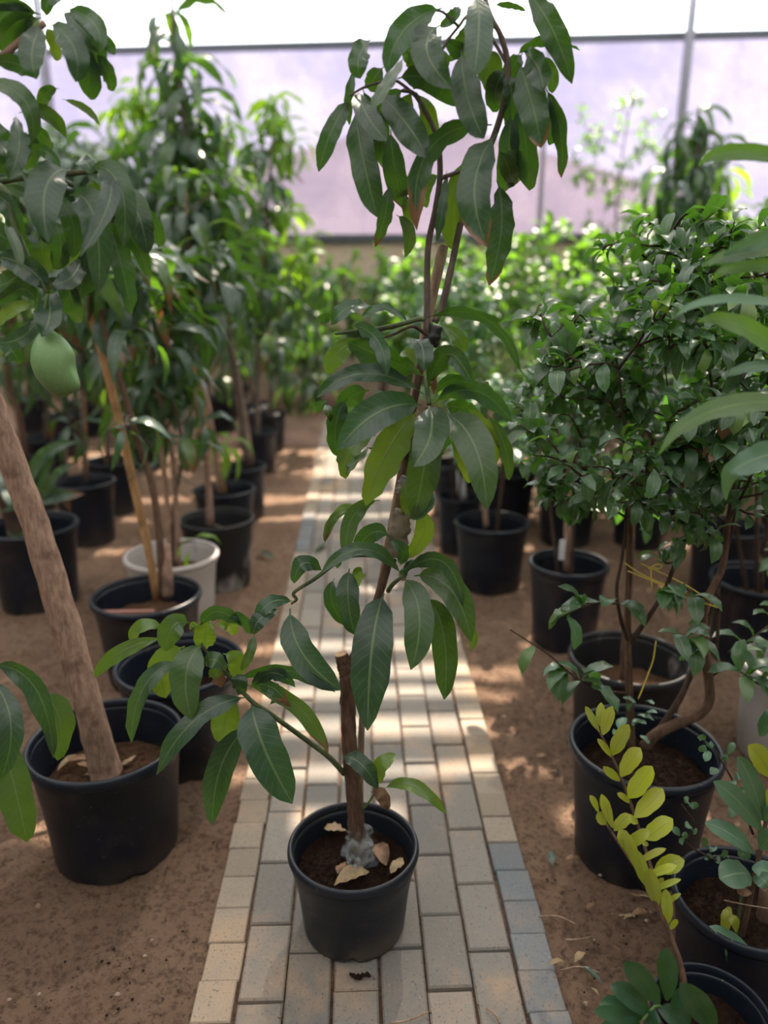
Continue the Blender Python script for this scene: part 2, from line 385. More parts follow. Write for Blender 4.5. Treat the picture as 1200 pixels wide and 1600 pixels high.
for gy_, gw, seg in gaps:
    cuts = sorted(seg); x = -8.0
    for a, b in cuts+[(8, 8)]:
        if a > x: box('net_panel', x, a, gy_-gw/2, gy_+gw/2, 4.501, 4.504, M['net'], roof)
        x = b

# unseen opaque walls, added to cut sky light from the sides and behind
for nm, q in (('added_wall_left', (-6.5, -6.45, -4, 10.8, -.05, 4.4)), ('added_wall_right', (6.5, 6.55, -4, 9.2, -.05, 4.4)), ('added_wall_front', (-6.5, 6.5, -4.05, -4, -.05, 4.4))):
    tag(box(nm, *q, M['light_block']), 'unseen grey-green wall added to cut sky light from the open sides', kind='structure')

# ================================================================ leaves
PROF = {'mango': ([0, .03, .07, .10, .15, .22, .33, .48, .63, .76, .86, .93, .97, 1], [.05, .045, .06, .24, .52, .76, .95, 1, .97, .86, .66, .42, .22, .02]),
        'oval': ([0, .04, .08, .18, .35, .55, .72, .86, .95, 1], [.06, .06, .16, .58, .92, 1, .90, .62, .32, .03]),
        'leaflet': ([0, .05, .15, .3, .5, .7, .85, .95, 1], [.12, .25, .58, .88, 1, .98, .78, .45, .08]),
        'lance': ([0, .03, .1, .25, .4, .6, .8, .93, 1], [.1, .12, .45, .85, 1, .88, .55, .22, .02])}
def leaf_data(C, N0, wd, prof='mango', nu=4, fold=.22, wave=.10, kw=3.5, ph=0.0, curl=0.0, nl=None):
    """C: centre line points; N0: normal hint; wd: full width"""
    m_ = len(C); tt, ww = PROF[prof]; vs, uv, fs = [], [], []
    L = sum((C[i+1]-C[i]).length for i in range(m_-1))
    for i in range(m_):
        t = i/(m_-1); T = (C[min(i+1, m_-1)]-C[max(i-1, 0)]).normalized()
        S = T.cross(N0)
        if S.length < 1e-4: S = T.orthogonal()
        S.normalize(); N = S.cross(T); hw_ = wd/2*float(np.interp(t, tt, ww))*(1+.05*math.sin(9*t+ph)+.03*math.sin(23*t+2*ph))
        if curl:
            q = Matrix.Rotation(curl*(t-.4), 3, T); S = q @ S; N = q @ N
        for k in range(nu+1):
            u = -1+2*k/nu; au = abs(u)
            wv = wave*wd*au*au*math.sin(2*math.pi*kw*t+ph+(1.1 if u > 0 else 0))*(1 if .1 < t < .98 else 0)
            vs.append(C[i]+S*(u*hw_*math.cos(fold))+N*(au*hw_*math.sin(fold)+wv)); uv.append(((u+1)/2, t))
    for i in range(m_-1):
        for k in range(nu):
            a = i*(nu+1)+k; fs.append((a, a+1, a+nu+2, a+nu+1))
    return vs, fs, uv
def bez(a, mth, b, n):
    c = mth*2-(a+b)/2
    return [a*(1-t)**2+c*(2*t*(1-t))+b*t*t for t in [i/n for i in range(n+1)]]
# stock leaves for the copies: along +Y, face +Z
def stock(name, L, W, droop, mat, prof='mango', n=5, nl=7, nu=4, fold=.25, wave=.08, seed=0):
    r = random.Random(seed); out = []
    for k in range(n):
        d = droop*(.5+r.random()); sd = r.uniform(-.12, .12)
        C = bez(Vector((0, 0, 0)), Vector((sd*L, L*.52, d*L*.18)), Vector((sd*L*.6, L*.95, -d*L*.35)), nl)
        vs, fs, uv = leaf_data(C, Vector((0, 0, 1)), W*r.uniform(.85, 1.12), prof, nu, fold*r.uniform(.4, 1.4), wave*r.uniform(.4, 1.6), r.uniform(2, 4), r.uniform(0, 6), r.uniform(-.6, .6))
        me = mesh(name, vs, fs, True, uv); me.materials.append(mat); out.append(me)
    return out
ST = {'mango': stock('leaf_mango', .24, .062, .75, M['mango'], n=6, seed=1),
      'mango_far': stock('leaf_mango_grey_sheen', .24, .058, .8, M['mango_far'], n=6, seed=2),
      'mango_young': stock('leaf_mango_young', .23, .052, .7, M['mango_young'], n=5, seed=3),
      'citrus': stock('leaf_citrus', .085, .040, .45, M['citrus'], 'oval', n=6, nl=5, nu=2, fold=.35, seed=4),
      'shrub': stock('leaf_shrub', .10, .045, .5, M['shrub'], 'oval', n=6, nl=5, nu=2, fold=.3, seed=5),
      'bluegreen': stock('leaf_grey_green', .085, .042, .35, M['bluegreen'], 'oval', n=4, nl=5, nu=2, fold=.3, seed=6)}
def orient(pos, d, up, sc, roll=0.0):
    y = d.normalized(); x = y.cross(up)
    if x.length < 1e-3: x = y.orthogonal()
    x.normalize(); z = x.cross(y); m_ = Matrix((x, y, z)).transposed()
    if roll: m_ = Matrix.Rotation(roll, 3, y) @ m_
    m_ = m_.to_4x4() @ Matrix.Diagonal((sc, sc, sc, 1)); m_.translation = pos; return m_
def put_leaf(parent, me, pos, d, up, sc, roll=0.0, yel=0.0, brown=0.0, off=None):
    o = bpy.data.objects.new('leaf', me); COL.objects.link(o); o.parent = parent
    o.matrix_basis = orient(pos-(off if off is not None else origin_of(parent)), d, up, sc, roll)
    if yel: o['yel'] = yel
    if brown: o['brown'] = brown
    return o
_np = {}
def leaf_np(me):
    if me.name not in _np:
        v = np.empty(len(me.vertices)*3, np.float32); me.vertices.foreach_get('co', v)
        f = np.array([list(p.vertices) for p in me.polygons], np.int32)
        u = np.zeros((len(me.vertices), 2), np.float32); ul = me.uv_layers[0].data
        for l in me.loops: u[l.vertex_index] = ul[l.index].uv
        _np[me.name] = (v.reshape(-1, 3), f, u)
    return _np[me.name]
def mass(name, items, mat, parent):
    """many small leaves joined: items = [(mesh, matrix in the parent's space)]"""
    V, F, Uv = [], [], []; n = 0
    for me, mx in items:
        v, f, u = leaf_np(me); a = np.array(mx, np.float32)
        V.append(v @ a[:3, :3].T + a[:3, 3]); F.append(f+n); Uv.append(u); n += len(v)
    V = np.concatenate(V); F = np.concatenate(F); Uv = np.concatenate(Uv)
    me = bpy.data.meshes.new(name); me.vertices.add(len(V)); me.vertices.foreach_set('co', V.ravel())
    me.loops.add(F.size); me.loops.foreach_set('vertex_index', F.ravel())
    me.polygons.add(len(F)); me.polygons.foreach_set('loop_start', np.arange(0, F.size, 4, dtype=np.int32))
    me.polygons.foreach_set('use_smooth', np.ones(len(F), bool))
    l = me.uv_layers.new(name='UVMap'); l.data.foreach_set('uv', Uv[F.ravel()].ravel())
    me.update(calc_edges=True); me.validate(); mat = mat or items[0][0].materials[0]
    return tag(link(name, me, mat, parent), kind='stuff')

# ================================================================ pots
def chunk(V, F, c, s_, r):
    n = len(V); d = [(1, 0, 0), (-1, 0, 0), (0, 1, 0), (0, -1, 0), (0, 0, 1), (0, 0, -1)]
    a = r.random()*3.1; ca, sa = math.cos(a), math.sin(a)
    for x, y, z in d:
        k = s_*r.uniform(.5, 1.4); V.append(c+Vector(((x*ca-y*sa)*k, (x*sa+y*ca)*k, z*k*.8)))
    for i, j in ((0, 2), (2, 1), (1, 3), (3, 0)): F.append((n+i, n+j, n+4)); F.append((n+j, n+i, n+5))
def pot(parent, R, h, mat, soil_z, soil_mat='soil', seed=0, notch=None, kb_=.80, lipk=1.0, crumbs=0):
    P0 = origin_of(parent); seg = 72
    prof = [(.0, .004), (R*kb_*.92, .004), (R*kb_*.985, .0), (R*kb_, .006), (R*(kb_+.93)/2, h*.5), (R*.925, h-.055), (R*.94, h-.05), (R*.945, h-.02), (R*.925, h-.012), (R*.90, h-.03),
            (R*.875, h*.55), (R*(kb_-.05), .012), (0, .012)]
    vs, fs = lathe_data(prof, seg)
    if notch is not None:
        for i in (1, 2, 3):
            for k in range(seg):
                a = 360*k/seg
                for na in notch:
                    d = abs((a-na+180) % 360-180)
                    if d < 6: x, y, z = vs[i*seg+k]; vs[i*seg+k] = (x, y, z+.013*(1-(d/7)**2))
    b = link('pot', mesh('pot', vs, fs), mat, parent)
    lip = []
    w_, t_ = R*.075, .013*lipk
    for k in range(11):
        a = math.pi*1.12-k*(math.pi*1.24)/10
        lip.append((R*.958+math.cos(a)*w_*.62, h-t_+math.sin(a)*t_))
    lip = lip[::-1]+[(R*.918, h-.022), (R*.93, h-.03), (R*.955, h-.03)]
    lip.append(lip[0])
    v2, f2 = lathe_data([(r, z) for r, z in lip], seg)
    link('rim', mesh('rim', v2, f2), mat, b)
    # soil
    r = random.Random(seed); sv, sf = [], []; rings, sg = 9, 40; Rs = R*(.80+.08*soil_z/h)
    for i in range(rings+1):
        for k in range(sg):
            a = 2*math.pi*k/sg; q = Rs*i/rings
            x, y = q*math.cos(a), q*math.sin(a)
            sv.append((x, y, soil_z+.012*noise.noise((x*18+seed*3, y*18, 2.0))+.006*noise.noise((x*55, y*55+seed, 5))-.01*(i/rings)**3))
    for i in range(rings):
        for k in range(sg):
            k2 = (k+1) % sg; sf.append((i*sg+k, (i+1)*sg+k, (i+1)*sg+k2, i*sg+k2))
    sl = link('soil', mesh('soil', sv, sf), M[soil_mat], parent)
    if crumbs:
        CV, CF = [], []
        for k in range(crumbs):
            q = Rs*math.sqrt(r.random())*.97; a = r.random()*6.283; s_ = r.uniform(.0015, .0055)
            chunk(CV, CF, Vector((q*math.cos(a), q*math.sin(a), soil_z+.012*noise.noise((q*math.cos(a)*18+seed*3, q*math.sin(a)*18, 2.0))-.01*(q/Rs)**3+s_*.3)), s_, r)
        tag(link('soil_crumbs', mesh('soil_crumbs', CV, CF, False), M[soil_mat], sl), kind='stuff')
    return b
CR = {'A': (400, 0, 1/2.4), 'B': (430, 450, 1/3), 'C': (400, 780, 1/3), 'D': (0, 950, .375), 'E': (380, 1150, 1/3), 'K': (0, 0, 1/3), 'L': (0, 350, .375),
      'R': (780, 380, .35), 'T': (800, 0, 1/3), 'F': (800, 1250, 1/3), 'G': (800, 1050, 1/3), 'H': (800, 750, 1/3), 'I': (850, 780, 350/1200), 'X': (0, 0, 1)}
def cv(c, p):
    ox, oy, s = CR[c]; return ox+p[0]*s, oy+p[1]*s
lr = random.Random(11)
def pleaf(parent, Y0, c, b, mth, t, wd, db=0.0, dt=None, tw=None, mat='mango', brown=0.0, yel=0.0, name='leaf', prof='mango', wave=None, fold=None, n=10, bulge=.02, curl=None):
    if n == 10: n = 15
    """one leaf traced by base, middle and tip; db/dt put base and tip behind (+) or before (-) the stem plane"""
    if dt is None: dt = lr.uniform(-.07, .03)
    A = aty(*cv(c, b), Y0+db); B = aty(*cv(c, mth), Y0+(db+dt)/2-bulge); T = aty(*cv(c, t), Y0+dt)
    C = bez(A, B, T, n); wpx = wd*CR[c][2]; W = wpx*depth(B)/FPX
    tan = (T-A).normalized(); N = (CO-B).normalized()
    if tw is None: tw = lr.uniform(-28, 28)
    N = Matrix.Rotation(math.radians(tw), 3, tan) @ N
    vs, fs, uv = leaf_data(C, N, W*1.06, prof, 4, fold if fold is not None else lr.uniform(.08, .32), wave if wave is not None else lr.uniform(.05, .12), lr.uniform(2.4, 5.0), lr.uniform(0, 6), curl if curl is not None else lr.uniform(-.3, .3))
    o = build(name, vs, fs, M[mat], parent, True, uv)
    if brown: o['brown'] = brown
    if yel: o['yel'] = yel
    return o
def ptube(name, parent, Y0, c, pts, wpx, mat, dys=None, sides=8, n=4, lump=0.0, seed=0):
    """a stem traced by pixels; wpx: widths in crop pixels"""
    P = [aty(*cv(c, p), Y0+(dys[i] if dys else 0)) for i, p in enumerate(pts)]
    k = CR[c][2]*depth(P[len(P)//2])/FPX/2
    return tube(name, P, [q*k for q in wpx], M[mat], parent, sides, n, lump, seed)
# ================================================================ the mango in the middle of the path
MY = 1.45
mp_ = aty(552, 1318, MY)
main = empty('potted_mango_tree', (mp_.x, MY, 0.0), 'staked mango tree with cut trunk in small dark pot standing on the path', 'potted tree')
pot(main, .149, .222, M['pot_main'], .165, 'soil', 3, notch=[268], kb_=.79, crumbs=2600)
# trunk with its cut stub, grafted shoot, stake
ptube('trunk', main, MY, 'X', [(563, 1345), (558, 1305), (553, 1240), (547, 1180), (544, 1120), (543, 1065), (541, 1045), (533, 1022)], [30, 28, 25, 24, 23, 24, 25, 20], 'bark', sides=18, lump=.28, n=8)
c0 = aty(533, 1022, MY)
s_ = 10*depth(c0)/FPX
ax = (aty(531, 1016, MY)-aty(541, 1045, MY)).normalized(); b1 = ax.orthogonal().normalized(); b2 = ax.cross(b1)
build('cut_face', [c0+ax*.001]+[c0+ax*.0012+(b1*math.cos(a*math.pi/6)+b2*math.sin(a*math.pi/6))*s_ for a in range(12)], [(0, 1+k, 1+(k+1) % 12) for k in range(12)], M['cut'], main, False)
ptube('shoot', main, MY, 'X', [(545, 1040), (556, 1022), (575, 985), (592, 930), (606, 880), (618, 830), (626, 780), (634, 720), (645, 640), (658, 570), (668, 520)], [18, 17, 15, 14, 14, 13, 12, 12, 11, 11, 10], 'bark', dys=[0, 0, 0, .01, .01, .01, .01, .01, .01, .0, 0], lump=.1)
ptube('stake', main, MY, 'X', [(565, 1330), (563, 1250), (566, 1120), (580, 1010), (601, 880), (625, 750), (652, 590), (672, 480), (693, 383)], [11, 11, 11, 11, 12, 12, 13, 15, 15], 'stake', dys=[.03]*9, sides=10, lump=.05)
ptube('stem', main, MY, 'A', [(640, 1250), (642, 1120), (645, 930), (672, 790), (690, 660), (680, 520), (630, 410), (590, 350), (545, 340)], [26, 25, 24, 23, 22, 20, 18, 16, 12], 'stem_grey')
ptube('stem', main, MY, 'A', [(670, 1210), (700, 1140), (735, 990), (780, 790), (840, 640), (900, 490), (930, 380), (945, 250), (920, 140), (880, 60), (850, -40)], [27, 27, 26, 25, 24, 24, 23, 22, 20, 18, 14], 'stem_grey', dys=[0, 0, 0, .02, .02, .01, 0, 0, 0, 0, .02])
ptube('branch', main, MY, 'A', [(690, 670), (730, 655), (780, 640), (850, 640)], [18, 16, 14, 10], 'stem_grey', dys=[0, -.01, 0, .02])
ptube('branch', main, MY, 'A', [(945, 250), (870, 120), (800, 60), (760, 100), (720, 150), (690, 200)], [14, 13, 12, 12, 12, 10], 'stem_grey', dys=[0, .02, .03, .02, 0, 0])
ptube('branch', main, MY, 'A', [(590, 350), (520, 300), (460, 310), (400, 330), (350, 360)], [12, 11, 10, 9, 7], 'stem_grey', dys=[0, 0, -.01, -.02, -.02])
ptube('branch', main, MY, 'A', [(760, 100), (700, 45), (650, 40)], [12, 11, 9], 'stem_grey')
ptube('branch', main, MY, 'B', [(735, 190), (690, 145), (590, 170), (500, 190), (420, 197), (280, 215)], [22, 22, 24, 25, 22, 12], 'stem_green', dys=[0, 0, -.01, -.02, -.03, -.04])
ptube('branch', main, MY, 'B', [(730, 240), (690, 205), (640, 180), (560, 215), (500, 235)], [18, 17, 16, 14, 8], 'bark_dark', dys=[0, -.01, -.02, -.03, -.03])
ptube('branch', main, MY, 'B', [(735, 350), (800, 320), (870, 290)], [18, 15, 9], 'bark_dark', dys=[0, -.02, -.03])
ptube('branch', main, MY, 'B', [(700, 420), (712, 470), (722, 545)], [26, 24, 20], 'stem_green', dys=[0, -.03, -.06])
ptube('branch', main, MY, 'B', [(640, 720), (600, 790), (540, 760), (430, 750)], [14, 13, 10, 7], 'bark_dark', dys=[0, 0, 0, 0])
ptube('branch', main, MY, 'C', [(655, 290), (570, 268), (480, 262), (400, 280), (280, 370), (200, 420), (175, 445), (190, 470), (165, 490)], [20, 21, 22, 22, 20, 18, 17, 16, 10], 'stem_green', dys=[0, -.01, -.02, -.03, -.04, -.04, -.04, -.04, -.04])
ptube('branch', main, MY, 'C', [(620, 430), (640, 400), (685, 362)], [24, 22, 15], 'stem_green', dys=[0, -.03, -.05])
ptube('branch', main, MY, 'D', [(1435, 690), (1370, 620), (1290, 560), (1180, 480), (1110, 430), (1045, 385), (960, 290), (880, 205), (820, 130)], [26, 24, 22, 21, 21, 20, 18, 16, 10], 'stem_green', dys=[0, -.02, -.03, -.04, -.04, -.04, -.03, -.03, -.02])
ptube('branch', main, MY, 'E', [(560, 340), (590, 310), (620, 255), (636, 230)], [15, 12, 9, 6], 'petiole', dys=[0, -.02, -.03, -.03])
# leaves: (crop, base, middle, tip, width, tip offset, options)
UPL = [((700, 30), (560, 110), (490, 275), 95, -.06, {}), ((560, 205), (490, 320), (430, 410), 55, -.09, dict(yel=.12, tw=40)), ((430, 150), (385, 215), (392, 295), 75, -.04, {}),
    ((690, 95), (640, 190), (735, 335), 118, -.09, dict(tw=5)), ((830, -30), (835, 120), (815, 290), 108, -.10, dict(tw=-8)), ((1010, -40), (1110, 110), (1185, 315), 88, -.03, dict(wave=.12)),
    ((975, 215), (1080, 150), (1215, 190), 50, .02, dict(tw=50)), ((1000, 190), (1055, 250), (1078, 345), 95, -.08, {}), ((985, 235), (1035, 390), (1070, 555), 110, -.06, dict(brown=.24, tw=6)),
    ((985, 375), (1015, 560), (1025, 715), 105, .03, {}), ((1085, 330), (1140, 480), (1145, 668), 58, .0, dict(wave=.14, brown=.2)), ((770, 185), (795, 370), (855, 520), 108, -.07, dict(tw=-5)),
    ((850, 185), (875, 260), (905, 360), 98, .06, dict(yel=.25)), ((530, 295), (650, 300), (760, 400), 85, .02, {}), ((385, 340), (415, 430), (490, 528), 85, -.10, {}), ((455, 345), (560, 460), (640, 592), 105, -.09, dict(tw=6)),
    ((360, 370), (285, 490), (235, 645), 66, -.02, dict(wave=.12)), ((372, 400), (405, 610), (455, 815), 105, -.04, dict(tw=4)), ((505, 485), (520, 640), (555, 788), 80, .02, dict(brown=.22)),
    ((885, 468), (650, 560), (603, 865), 95, -.07, dict(brown=.30, tw=-35)), ((905, 500), (820, 690), (868, 928), 128, -.09, dict(brown=.26, tw=5)), ((905, 680), (920, 860), (873, 1072), 98, -.03, dict(brown=.22)),
    ((715, 640), (700, 780), (678, 905), 56, -.02, dict(tw=50)), ((780, 595), (735, 770), (733, 935), 78, .05, dict(yel=.3)), ((500, 690), (485, 800), (447, 928), 55, .0, dict(brown=.28)), ((525, 805), (575, 870), (558, 965), 48, .02, dict(yel=.15)),
    ((600, 345), (648, 450), (640, 560), 66, .06, dict(yel=.3)), ((560, 190), (605, 255), (590, 335), 75, .05, dict(yel=.25)), ((935, 270), (960, 370), (945, 480), 85, .04, {}), ((955, 415), (945, 590), (930, 722), 80, .06, dict(brown=.12)),
    ((370, 250), (350, 370), (350, 470), 36, .02, dict(wave=.12)), ((890, 20), (955, 20), (1012, 42), 24, .02, {}), ((760, 20), (740, 60), (690, 100), 45, .03, {}), ((480, 250), (440, 300), (430, 345), 60, .03, {}),
    ((1080, 370), (1115, 450), (1100, 545), 55, .03, {}), ((640, 660), (600, 700), (500, 720), 40, .03, {}), ((560, 720), (570, 800), (580, 860), 40, .05, dict(yel=.3)), ((910, 560), (950, 640), (955, 700), 60, .05, dict(yel=.2, brown=.2)),
    ((700, 160), (760, 190), (800, 260), 60, .06, {}), ((780, 90), (770, 160), (720, 230), 50, .06, dict(yel=.1)),
    ((945, 260), (900, 330), (905, 420), 80, .06, {}), ((620, 100), (580, 170), (600, 260), 70, .07, {}), ((560, 330), (470, 400), (430, 470), 70, .05, {}), ((870, 60), (840, 140), (870, 230), 70, .08, dict(yel=.15)), ((400, 330), (440, 460), (470, 560), 66, .06, {}), ((700, 180), (690, 240), (640, 290), 60, .06, dict(yel=.2)), ((1000, 200), (960, 260), (930, 330), 66, .05, {}), ((930, 560), (985, 620), (960, 690), 64, .07, dict(yel=.2)),
    ((590, 340), (560, 420), (600, 480), 60, .08, dict(yel=.3)), ((690, 655), (640, 700), (640, 780), 50, .06, dict(yel=.15)), ((480, 400), (470, 520), (485, 640), 60, .07, {}), ((1040, 230), (1100, 260), (1110, 350), 60, .05, {})]
for b, q, t, wd, dt, kw in UPL: pleaf(main, MY, 'A', b, q, t, wd, kw.pop('db', 0), dt, **kw)
MID = [((700, 415), (520, 330), (338, 250), 140, -.06, dict(tw=-35)), ((700, 500), (430, 400), (195, 515), 92, -.10, dict(tw=25)), ((690, 550), (490, 580), (293, 758), 158, -.14, dict(tw=8, wave=.03)), ((670, 575), (530, 760), (425, 1022), 158, -.10, dict(yel=.62, tw=-18)),
    ((718, 545), (730, 680), (648, 838), 160, -.17, dict(tw=4, wave=.02, yel=.08)), ((740, 545), (930, 480), (1108, 628), 95, -.12, dict(tw=30)), ((790, 590), (930, 730), (992, 1042), 165, -.14, dict(tw=-14, yel=.12, wave=.03)), ((710, 560), (700, 820), (645, 1082), 150, -.05, dict(yel=.12)),
    ((710, 510), (800, 310), (925, 455), 95, -.10, dict(tw=20)), ((750, 510), (850, 430), (1015, 525), 66, -.06, dict(tw=30)), ((890, 555), (1005, 690), (1018, 842), 78, -.03, dict(yel=.6)), ((815, 670), (890, 790), (908, 915), 85, .0, dict(yel=.7)),
    ((985, 580), (1075, 740), (1095, 902), 62, -.05, dict(wave=.14, yel=.12)), ((700, 145), (980, 140), (1152, 392), 62, -.08, dict(wave=.12, tw=35)), ((345, 175), (470, 235), (525, 415), 76, -.12, dict(wave=.12, tw=20)), ((450, 85), (340, 95), (262, 175), 76, -.06, dict(tw=30)),
    ((632, 175), (520, 95), (405, 135), 46, -.05, dict(tw=40)), ((395, 232), (290, 310), (248, 405), 90, -.04, dict(yel=.3)), ((655, 240), (690, 280), (695, 390), 95, -.10, {}), ((770, 165), (860, 240), (872, 310), 66, -.02, dict(yel=.2)), ((335, 520), (285, 640), (292, 790), 95, .0, {}),
    ((475, 690), (350, 760), (330, 895), 90, -.02, dict(yel=.35)), ((455, 735), (370, 820), (330, 875), 48, -.05, dict(yel=.25, tw=40)), ((440, 480), (350, 520), (338, 610), 110, .03, {}), ((235, 545), (250, 580), (262, 622), 38, -.03, dict(yel=.1)), ((275, 150), (235, 140), (196, 165), 46, -.03, {}),
    ((390, 1018), (290, 1060), (233, 1192), 42, -.02, dict(yel=.5, brown=.25)), ((900, 440), (970, 470), (1018, 525), 75, -.02, dict(yel=.1)), ((640, 560), (600, 600), (520, 700), 100, .05, {}), ((800, 560), (860, 560), (960, 600), 90, .05, {}), ((620, 560), (560, 560), (470, 480), 90, .05, {}), ((740, 290), (640, 320), (590, 300), 70, .04, dict(yel=.4)),
    ((700, 560), (760, 680), (790, 780), 110, .03, {}), ((250, 520), (200, 560), (185, 600), 40, .02, dict(brown=.4)), ((730, 420), (745, 440), (740, 500), 34, -.03, dict(brown=1.0, yel=.2)), ((600, 900), (610, 1000), (600, 1070), 50, .0, dict(yel=.55))]
for b, q, t, wd, dt, kw in MID: pleaf(main, MY, 'B', b, q, t, wd, kw.pop('db', -.02), dt, **kw)
LOW = [((580, 5), (455, 80), (420, 275), 82, -.08, dict(yel=.1)), ((485, 28), (365, 90), (323, 202), 36, -.02, dict(yel=.4, brown=.2)), ((735, 40), (790, 150), (698, 278), 85, .02, dict(yel=.7)), ((780, -40), (790, 20), (720, 90), 95, -.04, {}), ((625, 175), (540, 160), (465, 255), 88, .02, {}),
    ((692, 366), (510, 235), (305, 348), 72, -.10, dict(tw=20, yel=.05)), ((672, 315), (685, 245), (632, 195), 66, -.08, {}), ((320, 345), (225, 300), (178, 395), 78, -.06, dict(tw=20)), ((438, 325), (432, 470), (462, 635), 105, -.05, dict(tw=5)), ((368, 370), (355, 480), (428, 595), 66, -.01, {}),
    ((600, 440), (545, 690), (523, 1085), 182, -.16, dict(tw=-6, wave=.03)), ((685, 362), (765, 540), (725, 800), 138, -.13, dict(tw=8, wave=.03, yel=.1)), ((690, 350), (870, 290), (972, 505), 76, -.10, dict(tw=20)), ((740, 360), (910, 420), (1008, 670), 128, -.09, dict(tw=-10, yel=.12)),
    ((795, 455), (880, 640), (882, 940), 128, -.05, dict(tw=6, yel=.08)), ((930, 590), (1010, 620), (1005, 715), 46, -.04, dict(yel=.5, brown=.15)), ((160, 512), (215, 720), (398, 895), 138, -.10, dict(tw=6, wave=.03)), ((180, 482), (60, 490), (-5, 600), 66, -.07, dict(tw=15)), ((800, 320), (870, 320), (915, 372), 66, .02, {}),
    ((625, 280), (560, 225), (490, 250), 40, -.04, dict(tw=40)), ((415, 240), (385, 290), (375, 320), 36, .0, {}), ((690, 320), (690, 350), (675, 380), 40, .02, dict(brown=.5)), ((780, 300), (720, 310), (690, 360), 40, .02, {}), ((500, 330), (480, 350), (470, 420), 60, .03, dict(yel=.3)),
    ((-90, 860), (120, 800), (372, 905), 66, -.10, dict(tw=35, brown=.16)), ((-60, 870), (180, 960), (340, 1195), 82, -.06, dict(yel=.25, brown=.22, wave=.12)), ((60, 970), (110, 940), (170, 985), 24, -.06, dict(brown=.5))]
for b, q, t, wd, dt, kw in LOW: pleaf(main, MY, 'C', b, q, t, wd, kw.pop('db', -.02), dt, **kw)
SIDE = [((1050, 395), (1095, 570), (1218, 815), 165, -.12, dict(tw=5, wave=.03)), ((1045, 490), (925, 650), (883, 905), 110, -.05, dict(wave=.05)), ((1035, 372), (820, 460), (652, 695), 92, -.12, dict(tw=20, brown=.06)), ((990, 385), (945, 450), (932, 560), 118, .02, dict(yel=.4)), ((845, 145), (775, 280), (800, 465), 128, -.10, dict(tw=5, yel=.15)),
    ((770, 160), (680, 240), (692, 375), 118, -.02, dict(yel=.6)), ((760, 215), (600, 330), (548, 562), 72, -.08, dict(yel=.1, wave=.1)), ((790, 62), (720, 80), (690, 180), 98, -.06, dict(yel=.2)), ((690, 85), (590, 75), (542, 150), 55, -.02, dict(yel=.4)), ((690, 120), (500, 185), (393, 293), 60, -.06, dict(yel=.35)), ((885, 55), (855, 110), (862, 172), 88, .0, dict(yel=.55)),
    ((830, 85), (905, 15), (1005, 75), 66, -.03, dict(tw=30)), ((940, 40), (1005, 45), (1045, 110), 46, .0, {}), ((895, 75), (955, 70), (968, 115), 56, .02, dict(yel=.6)), ((930, 190), (985, 225), (960, 292), 78, .0, dict(yel=.55)), ((850, 245), (890, 215), (940, 262), 64, -.06, dict(brown=.15, yel=.1)), ((1010, 275), (1000, 310), (1010, 360), 66, -.03, {}),
    ((1060, 320), (1130, 330), (1195, 392), 60, -.08, dict(brown=.3)), ((1040, 340), (1130, 270), (1230, 330), 60, -.08, dict(tw=30)), ((1172, 5), (1085, 45), (1058, 110), 64, -.08, dict(tw=15)), ((1062, 105), (1040, 190), (1005, 262), 42, -.06, dict(yel=.2)), ((800, 100), (810, 70), (790, 90), 30, -.03, dict(yel=.5)), ((870, 290), (900, 280), (920, 330), 60, -.03, dict(yel=.4, brown=.5))]
for b, q, t, wd, dt, kw in SIDE: pleaf(main, MY, 'D', b, q, t, wd, kw.pop('db', -.04), dt, **kw)
POTL = [((462, 98), (550, 130), (632, 248), 86, -.08, {}), ((636, 235), (640, 150), (718, 88), 80, -.05, dict(yel=.55)), ((655, 250), (800, 235), (955, 370), 60, -.10, dict(yel=.45, brown=.12))]
for b, q, t, wd, dt, kw in POTL: pleaf(main, MY, 'E', b, q, t, wd, -.04, dt, **kw)
pleaf(main, MY, 'E', (600, 262), (650, 280), (672, 345), 62, -.06, -.08, mat='dry', name='withered_leaf', wave=.15)
# sacking, tape and plastic wrap tied to the stem
def band(name, parent, pts, wpx, mat, seed, lump=.25, sides=14, n=5, dy=0.0, c='X'):
    return ptube(name, parent, MY, c, pts, wpx, mat, [dy]*len(pts), sides, n, lump, seed)
band('sacking_wrap', main, [(617, 868), (620, 850), (624, 825), (627, 805), (629, 795)], [22, 32, 34, 30, 20], 'cloth_wrap', 4, .35)
band('tape', main, [(629, 772), (632, 762), (634, 752), (637, 745)], [18, 22, 21, 16], 'tape', 6, .4)
band('tape', main, [(672, 540), (677, 525), (681, 508)], [22, 26, 20], 'peg', 8, .4)
band('plastic_wrap', main, [(566, 1372), (565, 1352), (563, 1330), (560, 1308), (559, 1292)], [64, 54, 42, 33, 27], 'wrap', 9, .9, 26)
for k, (a, b, q) in enumerate([((556, 1360), (553, 1352), (557, 1366)), ((560, 1340), (558, 1352), (561, 1362))]):
    ptube('wrap_tail', main, MY, 'X', [a, b, q], [7, 8, 5], 'wrap', [-.045, -.05, -.05])
